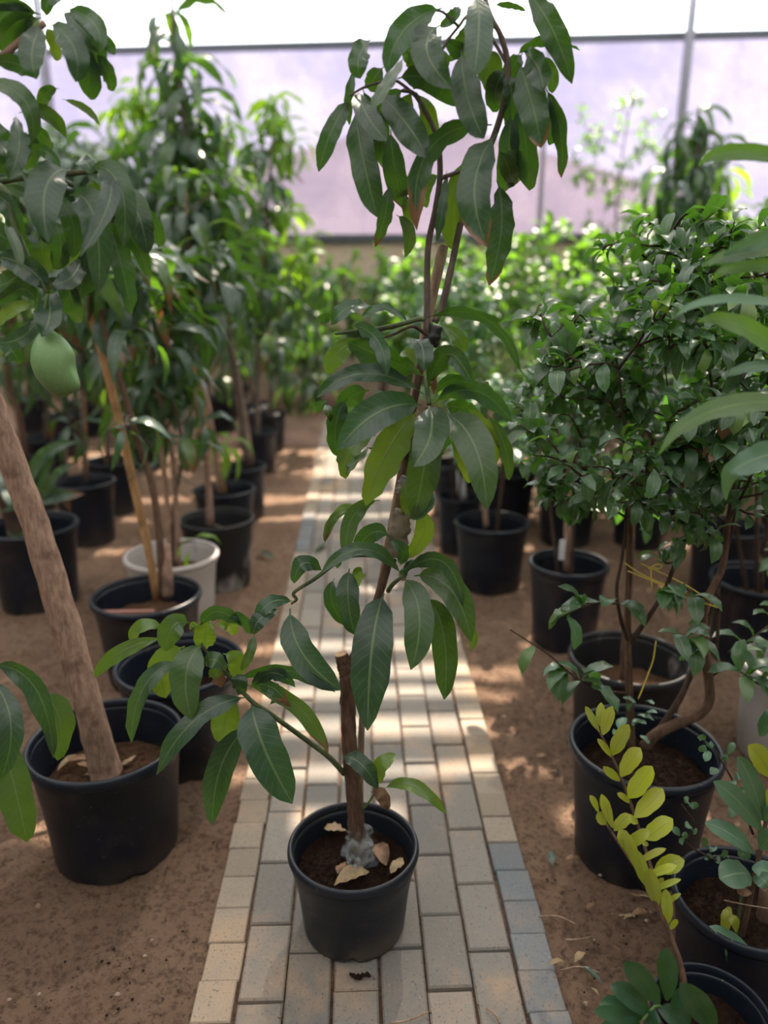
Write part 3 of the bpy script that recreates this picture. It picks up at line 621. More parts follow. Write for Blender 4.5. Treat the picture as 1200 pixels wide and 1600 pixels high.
# dry leaves lying on the soil in that pot
def flat_leaf(name, x, y, z, ang, L, W, mat, lab, seed, tilt=.3, group=None, arch=.25):
    r = random.Random(seed); d = Vector((math.cos(ang), math.sin(ang), 0))
    a = Vector((x, y, z))-d*L/2; b = Vector((x, y, z))+d*L/2+Vector((0, 0, r.uniform(0, .12)*L)); mth = Vector((x, y, z+arch*L*r.uniform(.5, 1)))
    S = Vector((-d.y, d.x, 0)); N = (Vector((0, 0, 1))+S*r.uniform(-tilt, tilt)).normalized()
    vs, fs, uv = leaf_data(bez(a, mth, b, 8), N, W, 'oval', 4, r.uniform(-.3, .5), .07, r.uniform(2, 4), r.uniform(0, 6), r.uniform(-1, 1))
    P = Vector((x, y, z)); o = link(name, mesh(name, [v-P for v in vs], fs, True, uv), M[mat], None, P)
    return tag(o, lab, 'dry leaf', group)
for i, (px, py, ang, L, W, mt, lb) in enumerate([(525, 1297, 2.9, .060, .036, 'dry_pale', 'crumpled tan dry leaf behind the trunk in the path pot'), (596, 1335, -1.3, .075, .040, 'dry', 'curled brown dry leaf right of the plastic-wrapped trunk in the path pot'),
        (620, 1352, -2.1, .06, .03, 'dry_pale', 'folded pale dry leaf against the inner wall of the path pot'), (550, 1371, .45, .085, .036, 'dry_pale', 'greenish tan dry leaf at the front edge of soil in the path pot'),
        (532, 1355, 1.2, .035, .025, 'dry', 'small reddish dry leaf beside the plastic wrap in the path pot')]):
    p = ground(px, py, .185); flat_leaf('dry_leaf', p.x, p.y, .182, ang, L, W, mt, lb, 40+i)

# ================================================================ left: big potted mango with the hanging fruit
L1Y = 1.75
p = aty(165, 1155, L1Y)
t1 = empty('potted_mango_tree', (p.x, L1Y, -.014), 'mango tree with thick leaning trunk and a hanging green fruit in black pot', 'potted tree')
pot(t1, .197, .33, M['pot'], .215, 'dry_soil', 5, notch=[300], lipk=1.3, crumbs=900)
ptube('trunk', t1, L1Y, 'X', [(166, 1210), (158, 1180), (140, 1110), (112, 1010), (86, 920), (55, 820), (20, 725), (-20, 620), (-60, 510), (-90, 400)], [56, 50, 46, 45, 44, 42, 40, 38, 36, 32], 'bark_pale', dys=[0, 0, 0, .02, .03, .04, .04, .03, 0, -.05], sides=16, n=6, lump=.13, seed=2)
KY = 1.40
ptube('branch', t1, KY, 'X', [(-95, 420), (-80, 330), (-60, 240), (-40, 130), (0, 93), (33, 63), (70, 36)], [26, 24, 20, 15, 12, 11, 9], 'bark_pale', dys=[.45, .3, .15, .05, 0, 0, 0])
ptube('branch', t1, KY, 'X', [(-70, 330), (-30, 290), (10, 300), (22, 350), (45, 405), (68, 445), (75, 458)], [16, 14, 12, 11, 9, 8, 6], 'stem_green', dys=[.3, .1, 0, -.02, -.04, -.05, -.05])
ptube('branch', t1, KY, 'X', [(-30, 290), (20, 280), (70, 275), (115, 290)], [12, 11, 10, 8], 'stem_green', dys=[.1, .05, 0, 0])
ptube('branch', t1, KY, 'X', [(70, 275), (120, 270), (165, 265)], [10, 9, 7], 'stem_green', dys=[0, .02, .03])
KL = [((225, 105), (345, 220), (355, 385), 118, -.05, {}), ((285, 50), (390, 140), (460, 245), 76, -.02, {}), ((345, 170), (410, 330), (425, 468), 106, .02, {}), ((300, 40), (440, 110), (466, 245), 86, -.06, {}), ((445, 250), (505, 340), (522, 428), 66, .03, {}), ((420, 140), (495, 195), (542, 252), 54, .04, {}), ((200, 115), (150, 240), (172, 372), 110, -.06, {}),
    ((190, 85), (60, 120), (8, 245), 98, .02, {}), ((-60, 290), (80, 300), (155, 365), 78, -.02, {}), ((190, 70), (40, 60), (-20, 150), 78, .03, {}), ((190, 80), (130, 130), (95, 195), 70, .04, dict(yel=.35)), ((215, 125), (250, 200), (272, 285), 58, .06, dict(yel=.45)), ((300, 70), (430, 200), (455, 375), 106, .02, {}), ((190, 70), (30, 15), (-60, 60), 60, .02, {}), ((220, 90), (230, 0), (300, -20), 66, .02, {}),
    ((-90, 380), (110, 460), (152, 665), 90, -.02, dict(yel=.1)), ((90, 530), (215, 530), (312, 645), 66, .04, dict(yel=.1)), ((290, 465), (400, 510), (468, 588), 34, .06, dict(yel=.3)), ((275, 415), (215, 440), (198, 508), 58, .05, {}), ((70, 530), (90, 680), (38, 845), 96, -.08, dict(curl=1.0)), ((330, 790), (215, 880), (225, 1135), 158, -.10, dict(tw=5)), ((265, 915), (340, 1050), (338, 1210), 86, -.02, {}),
    ((325, 915), (440, 1010), (462, 1375), 146, -.07, dict(tw=-8)), ((415, 775), (560, 870), (578, 1160), 118, -.05, {}), ((500, 790), (510, 950), (375, 1205), 92, -.12, dict(curl=1.2)), ((530, 840), (640, 990), (690, 1195), 118, -.02, {}), ((90, 770), (180, 700), (285, 785), 58, -.06, {}), ((10, 870), (120, 920), (152, 1005), 66, -.05, dict(yel=.1)), ((85, 790), (200, 950), (228, 1155), 70, -.06, {}),
    ((620, 950), (725, 1050), (742, 1160), 66, .03, {}), ((-60, 640), (30, 720), (-10, 810), 96, -.04, {}), ((560, 890), (655, 1040), (668, 1130), 66, .02, {}), ((360, 760), (400, 760), (430, 820), 70, -.05, {}), ((-80, 560), (0, 640), (20, 730), 90, .02, {}), ((420, 840), (430, 900), (380, 960), 80, .05, dict(yel=.2)), ((120, 620), (150, 700), (120, 800), 70, .05, {}), ((150, 560), (200, 640), (240, 700), 70, .07, {}), ((-40, 900), (60, 1000), (80, 1180), 90, .0, {})]
for b, q, t, wd, dt, kw in KL: pleaf(t1, KY, 'K', b, q, t, wd, 0, dt, **kw)
LL = [((430, -40), (500, 150), (548, 380), 96, .0, {}), ((365, 100), (345, 220), (330, 315), 98, .02, {}), ((345, 130), (300, 220), (215, 250), 76, -.09, dict(curl=1.2)), ((470, -20), (570, 90), (612, 215), 64, .02, {}), ((-30, 130), (110, 180), (195, 275), 98, -.05, {}), ((10, -20), (65, 80), (88, 185), 42, -.08, dict(yel=.1)), ((225, -20), (255, 90), (222, 185), 88, .02, dict(brown=.12)),
    ((190, 285), (210, 370), (172, 470), 118, -.08, dict(wave=.05, curl=.8)), ((160, 385), (95, 470), (-10, 495), 66, -.06, {}), ((140, 335), (50, 360), (-10, 425), 60, .04, dict(yel=.5)), ((-30, 470), (50, 530), (75, 585), 66, -.02, {}), ((255, 200), (300, 320), (320, 412), 90, .05, {}), ((150, 335), (90, 270), (-20, 350), 66, .02, {}), ((190, 265), (230, 250), (270, 275), 54, -.06, {}),
    ((170, 60), (180, 140), (190, 230), 90, .05, dict(yel=.2)), ((60, 60), (100, 120), (150, 160), 110, .06, {}), ((-40, 40), (40, 70), (80, 140), 120, .07, {}), ((300, 40), (300, 110), (290, 170), 90, .07, dict(yel=.2)), ((400, 60), (390, 150), (350, 200), 90, .06, {}), ((100, 180), (40, 240), (-20, 260), 90, .05, {})]
for b, q, t, wd, dt, kw in LL: pleaf(t1, KY, 'L', b, q, t, wd, 0, dt, **kw)
# the fruit: an egg with a blunt beak
def fruit(parent):
    top = aty(72, 514, KY-.05); bot = aty(98, 622, KY-.05); L = (bot-top).length; ax_ = (bot-top).normalized()
    sx_ = ax_.cross(Vector((0, -1, 0))).normalized(); sy = ax_.cross(sx_); c_ = (top+bot)/2
    vs, fs = [], []; n, sg = 22, 26
    for i in range(n+1):
        t = i/n; r = math.sin(math.pi*t)**.62*(.335-.035*t)*L; cen = top+ax_*(L*t)
        for k in range(sg):
            a = 2*math.pi*k/sg; x, y = math.cos(a)*r, math.sin(a)*r*.9
            v = cen+sx_*x+sy*y
            vs.append(v)
    beak = aty(121, 606, KY-.05); inn = c_+(beak-c_)*.62
    for i, v in enumerate(vs):
        d = (v-inn).length; k = max(0, 1-d/(.30*L))
        vs[i] = v+(beak-inn).normalized()*(.20*L)*k*k*1.2
        q = aty(127, 575, KY-.05); k2 = max(0, 1-(v-q).length/(.32*L)); vs[i] = vs[i]-sx_*(0)+(c_-q).normalized()*(.12*L)*k2*k2
    for i in range(n):
        for k in range(sg):
            k2 = (k+1) % sg; fs.append((i*sg+k, i*sg+k2, (i+1)*sg+k2, (i+1)*sg+k))
    P0 = origin_of(parent)
    o = link('mango_fruit', mesh('mango_fruit', [v-c_ for v in vs], fs), M['fruit'], parent, c_-P0); o['label'] = 'green unripe mango fruit'
    tube('fruit_stalk', [aty(75, 456, KY-.05), aty(70, 488, KY-.05), aty(71, 517, KY-.05)], [.003, .0028, .0035], M['petiole'], parent, 6, 3)
fruit(t1)
for i, (px, py, ang, L, W, mt) in enumerate([(120, 1192, .3, .09, .02, 'dry'), (135, 1200, -.5, .08, .025, 'dry'), (200, 1192, .9, .05, .025, 'dry_pale'), (150, 1212, .1, .06, .03, 'dry'), (105, 1195, 1.2, .07, .02, 'dry_pale')]):
    p = ground(px, py, .21); flat_leaf('dry_leaf', p.x, p.y, .215, ang, L, W, mt, 'dry leaf on the soil around the thick leaning trunk', 60+i, group='dry leaves in the leaning mango pot', arch=.12)
# neighbour whose lower leaves hang into view at the left
t2 = empty('potted_mango_tree', (-1.12, 1.2, -.014), 'low mango sapling whose wavy leaves hang left of the leaning-trunk pot', 'potted tree')
pot(t2, .15, .23, M['pot'], .17, 'soil', 8)
tube('trunk', [(-1.12, 1.2, .15), (-1.10, 1.22, .5), (-1.05, 1.24, .75), (-1.0, 1.26, .95)], [.014, .012, .011, .009], M['bark'], t2, 10, 5, .1)
NY = 1.28
ptube('branch', t2, NY, 'D', [(-900, 350), (-500, 330), (-200, 300), (-40, 280)], [20, 18, 16, 12], 'stem_green')
for b, q, t, wd, dt, kw in [((-40, 240), (145, 330), (222, 625), 96, -.04, dict(tw=30, wave=.08)), ((160, 370), (245, 450), (240, 636), 108, .03, dict(brown=.08, yel=.2)), ((-40, 290), (45, 480), (0, 720), 90, -.08, dict(wave=.08)), ((0, 520), (60, 740), (112, 975), 145, -.02, dict(yel=.2, wave=.06)), ((-60, 270), (-150, 500), (-160, 700), 120, -.03, {}), ((-80, 280), (-180, 200), (-300, 330), 100, .0, {}), ((-50, 240), (-100, 120), (-60, 0), 100, .03, {})]:
    pleaf(t2, NY, 'D', b, q, t, wd, 0, dt, **kw)
for k in range(14):
    a = k*2.4; put_leaf(t2, ST['mango'][k % 6], Vector((-1.0, 1.26, .93)), Vector((math.cos(a)-.6, math.sin(a), .3)), Vector((0, 0, 1)), 1.0)
# ================================================================ right foreground
# tall broad-leaved plant outside the frame whose long leaves reach in
e1 = empty('potted_shrub', (1.24, 1.3, -.014), 'tall plant reaching long smooth leaves in front of the citrus bush', 'potted plant')
pot(e1, .17, .30, M['pot'], .24, 'soil', 9)
EY = 1.12
tube('trunk', [(1.24, 1.3, .22), (1.18, 1.27, .8), (1.05, 1.2, 1.3), (.98, 1.17, 1.75)], [.014, .012, .010, .007], M['bark_dark'], e1, 10, 5, .1)
EL = [('R', (1400, 0), (1090, 45), (903, 102), 74, dict(mat='shrub', tw=35)), ('R', (1420, -120), (1090, 20), (1000, 112), 84, dict(mat='bluegreen', tw=-20)), ('R', (1420, 130), (1090, 105), (955, 168), 66, dict(mat='shrub', tw=30)), ('R', (1420, 620), (1110, 385), (880, 352), 100, dict(mat='shrub', tw=25, yel=.12)),
      ('R', (1420, 730), (980, 740), (708, 948), 104, dict(mat='shrub', tw=28, yel=.1)), ('R', (1400, 900), (1130, 970), (1030, 1045), 126, dict(mat='bluegreen', tw=5)), ('T', (1420, 770), (1060, 715), (872, 778), 88, dict(mat='shrub', tw=20, wave=.05)), ('R', (1400, 560), (1150, 550), (1000, 600), 60, dict(mat='bluegreen', tw=30)),
      ('R', (1400, 300), (1000, 250), (780, 340), 50, dict(mat='bluegreen', tw=30)), ('R', (1210, 1010), (1060, 1000), (1010, 1150), 90, dict(mat='bluegreen'))]
for c, b, q, t, wd, kw in EL: pleaf(e1, EY, c, b, q, t, wd, .03, lr.uniform(-.04, .04), prof='lance', **kw)

# yellow-green frond plant (cycad-like) at the lower right
z1 = ground(1085, 1580, .16)
zp = empty('potted_cycad', (z1.x+.02, z1.y-.02, -.014), 'cycad with yellow-green young fronds and dark leaflets in small black pot', 'potted plant')
pot(zp, .105, .20, M['pot'], .15, 'soil', 10, notch=[250], crumbs=500)
ZY = 1.14
zz = z1.y-.02
ptube('frond_stalk', zp, zz, 'G', [(830, 1620), (800, 1400), (740, 1230), (690, 1120), (600, 950), (520, 830), (440, 710), (368, 592)], [24, 23, 22, 21, 18, 15, 12, 7], 'bark', dys=[0, .02, .05, .06, .09, .11, .13, .14])
ptube('frond_stalk', zp, zz, 'G', [(810, 1600), (790, 1400), (720, 1150), (650, 910), (600, 750), (540, 570), (480, 420), (410, 280), (350, 172)], [20, 19, 19, 18, 16, 14, 12, 10, 6], 'bark', dys=[.02, .04, .09, .14, .17, .20, .22, .24, .25])
FB = [((410, 280), (345, 160), 32), ((415, 255), (418, 143), 42), ((425, 295), (470, 160), 52), ((470, 390), (548, 246), 68), ((510, 490), (602, 356), 74), ((545, 590), (657, 442), 84), ((575, 680), (707, 547), 84), ((620, 780), (753, 688), 84), ((465, 400), (400, 312), 28), ((505, 512), (428, 442), 38), ((550, 615), (493, 568), 28), ((590, 710), (538, 668), 34), ((640, 810), (608, 788), 22), ((670, 930), (808, 882), 78), ((690, 1000), (710, 965), 24)]
for b, t, wd in FB:
    k = (910-min(910, b[1]))/740
    q = ((b[0]+t[0])/2+lr.uniform(-6, 6), (b[1]+t[1])/2+lr.uniform(-6, 6)); pleaf(zp, zz+.14+.11*k, 'G', b, q, t, wd, 0, lr.uniform(-.02, .01), lr.uniform(-15, 15), 'frond', name='leaflet', prof='leaflet', wave=.01, n=11, bulge=.003)
FA = [((405, 660), (365, 578), 28), ((470, 730), (420, 572), 44), ((440, 715), (402, 658), 54), ((480, 745), (552, 668), 60), ((535, 825), (642, 743), 54), ((580, 900), (722, 828), 34), ((620, 965), (772, 908), 40), ((655, 1030), (792, 972), 28), ((700, 1105), (792, 1038), 24), ((540, 830), (500, 742), 60), ((590, 935), (535, 750), 50), ((640, 1015), (580, 830), 64), ((682, 1105), (650, 920), 70), ((727, 1185), (722, 1018), 54), ((740, 1210), (775, 1160), 26), ((560, 870), (520, 760), 50)]
for b, t, wd in FA:
    k = (1230-min(1230, b[1]))/640
    q = ((b[0]+t[0])/2+lr.uniform(-5, 5), (b[1]+t[1])/2-6); pleaf(zp, zz+.05+.09*k, 'G', b, q, t, wd, 0, lr.uniform(-.025, .0), lr.uniform(-25, 25), 'frond', name='leaflet', prof='leaflet', wave=.01, n=11, bulge=.004)
ptube('frond_stalk', zp, zz, 'F', [(850, 1150), (800, 1080), (690, 965), (610, 1035)], [16, 16, 14, 10], 'petiole', dys=[0, -.02, -.05, -.07])
for b, t, wd in [((690, 955), (525, 757), 98), ((645, 1000), (462, 868), 98), ((612, 1022), (413, 952), 92), ((600, 1050), (384, 985), 66), ((725, 940), (722, 692), 90), ((745, 965), (868, 895), 84), ((682, 980), (835, 1060), 92), ((950, 1080), (788, 855), 118), ((615, 1060), (690, 1020), 70), ((700, 1060), (640, 1100), 70), ((560, 1060), (400, 1100), 80)]:
    q = ((b[0]+t[0])/2+8, (b[1]+t[1])/2-8); pleaf(zp, zz, 'F', b, q, t, wd, -.05, lr.uniform(-.10, -.04), lr.uniform(-12, 12), 'zamia', name='leaflet', prof='leaflet', wave=.015, n=11, bulge=.01)

# shrub with grey-green leaves in the pot beside it
s8 = empty('potted_shrub', (aty(1162, 1430, 1.27).x, 1.27, -.014), 'upright shrub with long grey-green oval leaves in black pot behind the cycad', 'potted plant')
pot(s8, .148, .235, M['pot'], .17, 'soil', 12, notch=[230], crumbs=900)
SY = 1.20
ptube('stem', s8, SY, 'F', [(920, 1010), (960, 900), (1010, 790), (1060, 690), (1110, 500), (1140, 350), (1175, 180), (1200, 40)], [26, 26, 25, 24, 24, 22, 20, 14], 'bark', dys=[.03, .03, .03, .03, .02, .01, 0, 0], lump=.1)
ptube('stem', s8, SY, 'F', [(1030, 720), (1050, 640), (1075, 460), (1100, 420)], [16, 15, 15, 10], 'stem_green', dys=[.02, .02, .02, .01])
ptube('stem', s8, SY, 'F', [(930, 1040), (980, 940), (1050, 840), (1090, 800)], [18, 18, 17, 12], 'stem_green', dys=[.0, -.01, -.02, -.03])
ptube('stem', s8, SY, 'F', [(1140, 720), (1170, 600), (1190, 420)], [80, 66, 56], 'bark', dys=[.06, .07, .08], lump=.1)
for c, b, t, wd, kw in [('G', (1175, 695), (1058, 395), 90, {}), ('G', (1168, 745), (945, 512), 92, {}), ('G', (1138, 852), (905, 706), 86, {}), ('G', (1118, 950), (972, 968), 128, dict(tw=15)), ('G', (1125, 920), (1260, 985), 100, {}), ('G', (1215, 500), (1108, 342), 96, dict(mat='frond')), ('G', (1225, 170), (1160, 300), 66, dict(mat='zamia')),
        ('G', (1170, 640), (1260, 560), 80, dict(mat='frond', brown=.3)), ('G', (1160, 830), (1230, 760), 90, {}), ('G', (1100, 880), (1060, 860), 50, {}), ('G', (1180, 700), (1230, 640), 70, {}), ('G', (1130, 960), (1200, 1010), 80, {}),
        ('F', (1168, 780), (925, 592), 66, dict(tw=40)), ('F', (1045, 845), (1000, 675), 60, {}), ('F', (1075, 830), (1250, 745), 120, {}), ('F', (1110, 420), (1060, 440), 60, dict(mat='dry', name='withered_leaf')), ('F', (985, 640), (1010, 500), 50, dict(mat='frond')), ('F', (1050, 620), (1015, 550), 44, dict(mat='frond'))]:
    kw = dict(kw); mt = kw.pop('mat', 'bluegreen'); q = ((b[0]+t[0])/2+10, (b[1]+t[1])/2-14)
    pleaf(s8, SY, c, b, q, t, wd, 0, lr.uniform(-.05, .02), mat=mt, prof='leaflet', wave=.02, n=11, bulge=.012, **kw)
ptube('twig', s8, SY, 'F', [(995, 470), (1090, 490), (1210, 510)], [6, 6, 5], 'stake', dys=[-.02, 0, .02])

for pts, lv in [([(1120, 960), (1000, 900), (910, 860), (820, 800), (860, 720), (795, 620)], [(760, 745), (790, 800), (820, 722), (850, 750), (895, 795), (940, 830), (990, 850), (820, 605), (855, 632), (960, 885), (915, 872), (800, 770)]),
                ([(1130, 760), (1060, 560), (1030, 500), (990, 430), (930, 330)], [(910, 402), (880, 310), (920, 345), (940, 470), (1030, 350), (990, 402), (1030, 525), (1055, 490), (1080, 560), (1030, 660), (890, 365)])]:
    ptube('twig', s8, SY+.05, 'G', pts, [12, 6], 'bark_dark', sides=6)
    for q in lv:
        n_ = min(pts, key=lambda a: (a[0]-q[0])**2+(a[1]-q[1])**2); t = (q[0]+(q[0]-n_[0])*.25, q[1]+(q[1]-n_[1])*.25); b = (q[0]*.55+n_[0]*.45, q[1]*.55+n_[1]*.45)
        pleaf(s8, SY+.05, 'G', b, ((b[0]+t[0])/2+4, (b[1]+t[1])/2-5), t, lr.uniform(30, 42), 0, lr.uniform(-.03, .01), mat='bluegreen', prof='oval', wave=.02, n=7, bulge=.004)

# ================================================================ generators
UPV = Vector((0, 0, 1))
def cluster(parent, pos, n, kind, sc, r, spread=1.0, droop=.35, axis=None, yel=0.0, yelp=.15, brownp=.1, limit=None):
    """a whorl of n leaves at pos, mango habit: upper ones spread, lower ones hang"""
    off = origin_of(parent)
    for k in range(n):
        a = k*2.399+r.uniform(-.5, .5); t = k/max(1, n-1)
        el = .30-1.55*t*spread+r.uniform(-.3, .3)-droop*.5
        d = Vector((math.cos(a)*math.cos(el), math.sin(a)*math.cos(el), math.sin(el)))
        p_ = pos+Vector((r.uniform(-.012, .012), r.uniform(-.012, .012), r.uniform(-.06, .03)))*sc
        y_ = (yel+r.uniform(0, .3)) if r.random() < yelp+yel else 0.0
        put_leaf(parent, r.choice(ST[kind]), p_, d, UPV, sc*r.uniform(.75, 1.15), r.uniform(-.6, .6), y_, r.uniform(.15, .4) if r.random() < brownp else 0, off)
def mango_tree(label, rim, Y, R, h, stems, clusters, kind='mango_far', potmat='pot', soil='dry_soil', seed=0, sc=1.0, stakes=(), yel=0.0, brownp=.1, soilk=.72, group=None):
    r = random.Random(seed); p_ = aty(rim[0], rim[1], Y)
    e = empty('potted_mango_tree', (p_.x, Y, gz(p_.x, Y)), label, 'potted tree', group)
    pot(e, R, h, M[potmat], h*soilk, soil, seed)
    nodes = []
    for pts, wd, mt in stems:
        dys = [r.uniform(-.02, .02)*(i > 0)+.0 for i in range(len(pts))]
        P = [aty(q[0], q[1], Y+dys[i]+(q[2] if len(q) > 2 else 0)) for i, q in enumerate(pts)]
        k = depth(P[0])/FPX/2
        tube('trunk', P, [wd[0]*k, wd[-1]*k], M[mt], e, 8, 5, .12, seed); nodes += spline(P, 5)
    for pts, wd, mt in stakes:
        P = [aty(q[0], q[1], Y+.03) for q in pts]; k = depth(P[0])/FPX/2
        tube('stake', P, [wd*k, wd*k], M[mt], e, 8, 3)
    for c in clusters:
        px, py, dy, n = c[:4]; cs = c[4] if len(c) > 4 else 1.0; ck = c[5] if len(c) > 5 else kind
        pos = aty(px, py, Y+dy)
        below = [q for q in nodes if q.z < pos.z+.02] or nodes
        q = min(below, key=lambda v: (v-pos).length+.4*max(0, .15-(pos.z-v.z)))
        if (q-pos).length > .04:
            mid_ = q.lerp(pos, .5)+Vector((0, 0, -.12*(q-pos).length+.02)); tube('branch', [q, mid_, pos], [.007, .006, .004], M['stem_grey'], e, 6, 4)
            nodes += [mid_, pos]
        cluster(e, pos, n, ck, sc*cs, r, yel=yel, brownp=brownp)
        if n > 8:
            s2 = 130.0/Y; p2 = aty(px+r.uniform(-s2, s2), py+r.uniform(-s2, s2)*.8+10, Y+dy+r.uniform(.0, .35)); tube('branch', [pos.lerp(q, .4), pos.lerp(p2, .5)-Vector((0, 0, .05)), p2], [.005, .004, .003], M['stem_grey'], e, 5, 3)
            cluster(e, p2, int(n*.8), ck, sc*cs*1.05, r, yel=yel, brownp=brownp)
    return e

# ---------------- left row along the path
e = empty('plant_pot', (aty(281, 1040, 2.15).x, 2.15, -.014), 'empty-looking black pot behind the leaning-trunk mango pot', 'plant pot'); pot(e, .197, .335, M['pot'], .20, 'soil', 21, notch=[285])
mango_tree('slim mango tied to a tan cane in black pot with a red slat inside', (228, 920), 2.66, .20, .347, [([(254, 935), (250, 850), (238, 760), (215, 690), (190, 600), (165, 520), (150, 430)], (13, 7), 'bark'), ([(262, 930), (262, 900), (258, 850)], (18, 15), 'bark_pale')],
    [(150, 400, 0, 10, .9), (185, 450, .1, 10, .9), (205, 520, .05, 8, .8), (195, 660, -.05, 6, .75), (120, 430, .1, 9, .9), (230, 400, .15, 10, .9)], seed=31, stakes=[([(246, 938), (230, 850), (205, 740), (170, 590), (135, 462)], 13, 'bamboo')])
rp = aty(205, 925, 2.70); box('red_slat', rp.x-.09, rp.x+.10, 2.62, 2.64, rp.z-.06, rp.z-.045, M['red_wood']);
tag(bpy.data.objects['red_slat'], 'reddish wooden slat lying inside the black pot with the tan cane', 'slat')
mango_tree('many-stemmed mango in pale sun-bleached grey pot', (268, 865), 3.14, .20, .33, [([(265, 885), (262, 800), (250, 690), (225, 560), (205, 440)], (9, 6), 'bark_pale'), ([(278, 885), (276, 800), (268, 700), (240, 580), (230, 470)], (9, 6), 'bark_pale'), ([(271, 885), (272, 790), (285, 700), (262, 590)], (7, 5), 'stem_grey')],
    [(205, 430, 0, 12), (235, 470, -.1, 12), (262, 590, 0, 9), (225, 620, 0, 10), (205, 560, .1, 10), (285, 690, -.05, 6, .8), (250, 520, -.1, 10), (300, 845, -.1, 3, .6, 'mango_young'), (220, 680, .1, 6, .7)], potmat='pot_worn', seed=32, brownp=.25)
mango_tree('mango with bent brown stem in black pot with scuffed pale rim', (339, 815), 3.60, .182, .345, [([(328, 820), (326, 760), (320, 690), (300, 600), (285, 500), (275, 430)], (12, 6), 'bark_pale')],
    [(275, 410, 0, 12), (300, 500, -.1, 10), (270, 560, 0, 8, .9), (330, 430, .1, 11), (310, 660, -.05, 7, .8), (250, 470, .1, 10), (355, 830, 0, 4, .5, 'mango_young'), (320, 370, .1, 10)], potmat='pot_half', seed=33)
mango_tree('mango beside a yellow-tied cane in black pot', (350, 760), 4.2, .175, .33, [([(342, 770), (336, 700), (322, 620), (300, 520), (295, 400), (290, 300)], (9, 5), 'bark_pale')],
    [(300, 330, 0, 12), (330, 300, .1, 12), (270, 350, 0, 12), (355, 690, -.1, 7, .8, 'mango_young'), (310, 450, 0, 10), (340, 400, -.1, 10), (280, 270, .1, 10)], seed=34, stakes=[([(350, 770), (330, 680), (305, 570), (280, 480)], 10, 'bamboo')])
mango_tree('tallest left mango with dark drooping leaves and a pale stake', (378, 722), 4.75, .152, .33, [([(385, 730), (372, 600), (340, 450), (310, 320), (290, 200), (275, 90), (268, -10)], (10, 5), 'stem_grey')],
    [(268, 20, 0, 7, 1.0), (278, 90, .05, 9, 1.1), (300, 150, 0, 10, 1.2), (275, 200, 0, 12, 1.1), (310, 240, 0, 14), (260, 260, .1, 12), (330, 320, -.05, 14, 1.1), (290, 330, .1, 12), (365, 370, 0, 12), (300, 290, -.1, 12), (250, 300, 0, 12), (350, 290, .2, 10), (380, 440, 0, 9), (340, 480, .1, 8)], seed=35, sc=1.15, stakes=[([(394, 728), (375, 610), (358, 520), (335, 380)], 9, 'stake'), ([(388, 728), (362, 560), (345, 420)], 7, 'stake')])
mango_tree('mango with bright young top leaves in the far part of the path row', (403, 690), 5.9, .15, .33, [([(403, 690), (402, 600), (405, 480), (415, 350), (425, 240), (430, 170)], (8, 4), 'stem_grey')],
    [(432, 155, 0, 10, 1, 'mango_young'), (415, 190, .1, 10, 1, 'mango_young'), (445, 220, 0, 10, 1, 'mango_young'), (400, 230, 0, 10, 1), (430, 280, 0, 10), (400, 320, 0, 12), (450, 330, .1, 10, 1, 'mango_young'), (420, 390, 0, 12), (380, 400, .1, 12), (440, 440, 0, 12), (400, 480, 0, 12), (425, 540, .1, 10), (470, 400, .1, 10, 1, 'mango_young')], seed=36)
mango_tree('mango with broad low leaves at the far end of the left row', (418, 662), 6.7, .17, .34, [([(420, 665), (425, 600), (440, 520), (455, 430)], (8, 5), 'stem_grey')],
    [(470, 590, 0, 14, 1.3), (440, 540, 0, 12), (485, 500, .1, 12), (455, 430, 0, 12), (480, 370, .1, 12, 1, 'mango_young'), (500, 440, 0, 12), (510, 530, .1, 10), (450, 490, -.1, 10)], seed=37)
# ---------------- left second row
bigp = aty(45, 805, 3.4)
bl = empty('potted_shrub', (bigp.x, 3.4, -.014), 'low plant with dark leathery brown-tipped leaves in big black pot', 'potted plant'); pot(bl, .21, .385, M['pot'], .27, 'dry_soil', 41, notch=[265])
tube('trunk', [bigp+Vector((-.06, 0, -.14)), bigp+Vector((-.09, .02, .02)), bigp+Vector((-.12, 0, .16))], [.045, .04, .03], M['bark_dark'], bl, 12, 5, .2)
for b, q, t, wd, kw in [((20, 850), (45, 870), (62, 912), 26, dict(brown=.25)), ((25, 840), (55, 830), (60, 850), 16, {}), ((0, 800), (70, 780), (132, 772), 20, dict(brown=.3)), ((55, 790), (70, 740), (90, 690), 14, {}), ((5, 850), (-10, 880), (5, 885), 16, dict(brown=.3)), ((10, 830), (40, 850), (50, 858), 14, {}), ((60, 790), (90, 770), (110, 800), 16, dict(brown=.4)), ((40, 790), (60, 720), (120, 690), 20, {}),
        ((35, 860), (42, 900), (44, 932), 12, dict(brown=.3)), ((30, 790), (10, 760), (0, 740), 24, {}), ((50, 800), (40, 760), (60, 735), 20, {}), ((60, 800), (85, 745), (125, 725), 14, dict(brown=.3)), ((0, 760), (20, 780), (30, 800), 24, {})]:
    pleaf(bl, 3.35, 'X', b, q, t, wd, 0, lr.uniform(-.12, .05), mat='mango_far', n=7, bulge=.03, **kw)
mango_tree('short mango with grey-green leaves and tan cane in the second left row', (130, 748), 4.28, .173, .36, [([(132, 752), (130, 680), (128, 600), (120, 500)], (6, 4), 'stem_grey')],
    [(110, 665, -.1, 5, .9), (120, 500, 0, 11), (150, 540, .1, 10), (90, 540, 0, 10), (100, 440, .1, 10), (60, 480, .1, 9)], seed=42, stakes=[([(133, 752), (132, 690), (130, 620)], 9, 'bamboo')], brownp=.3)
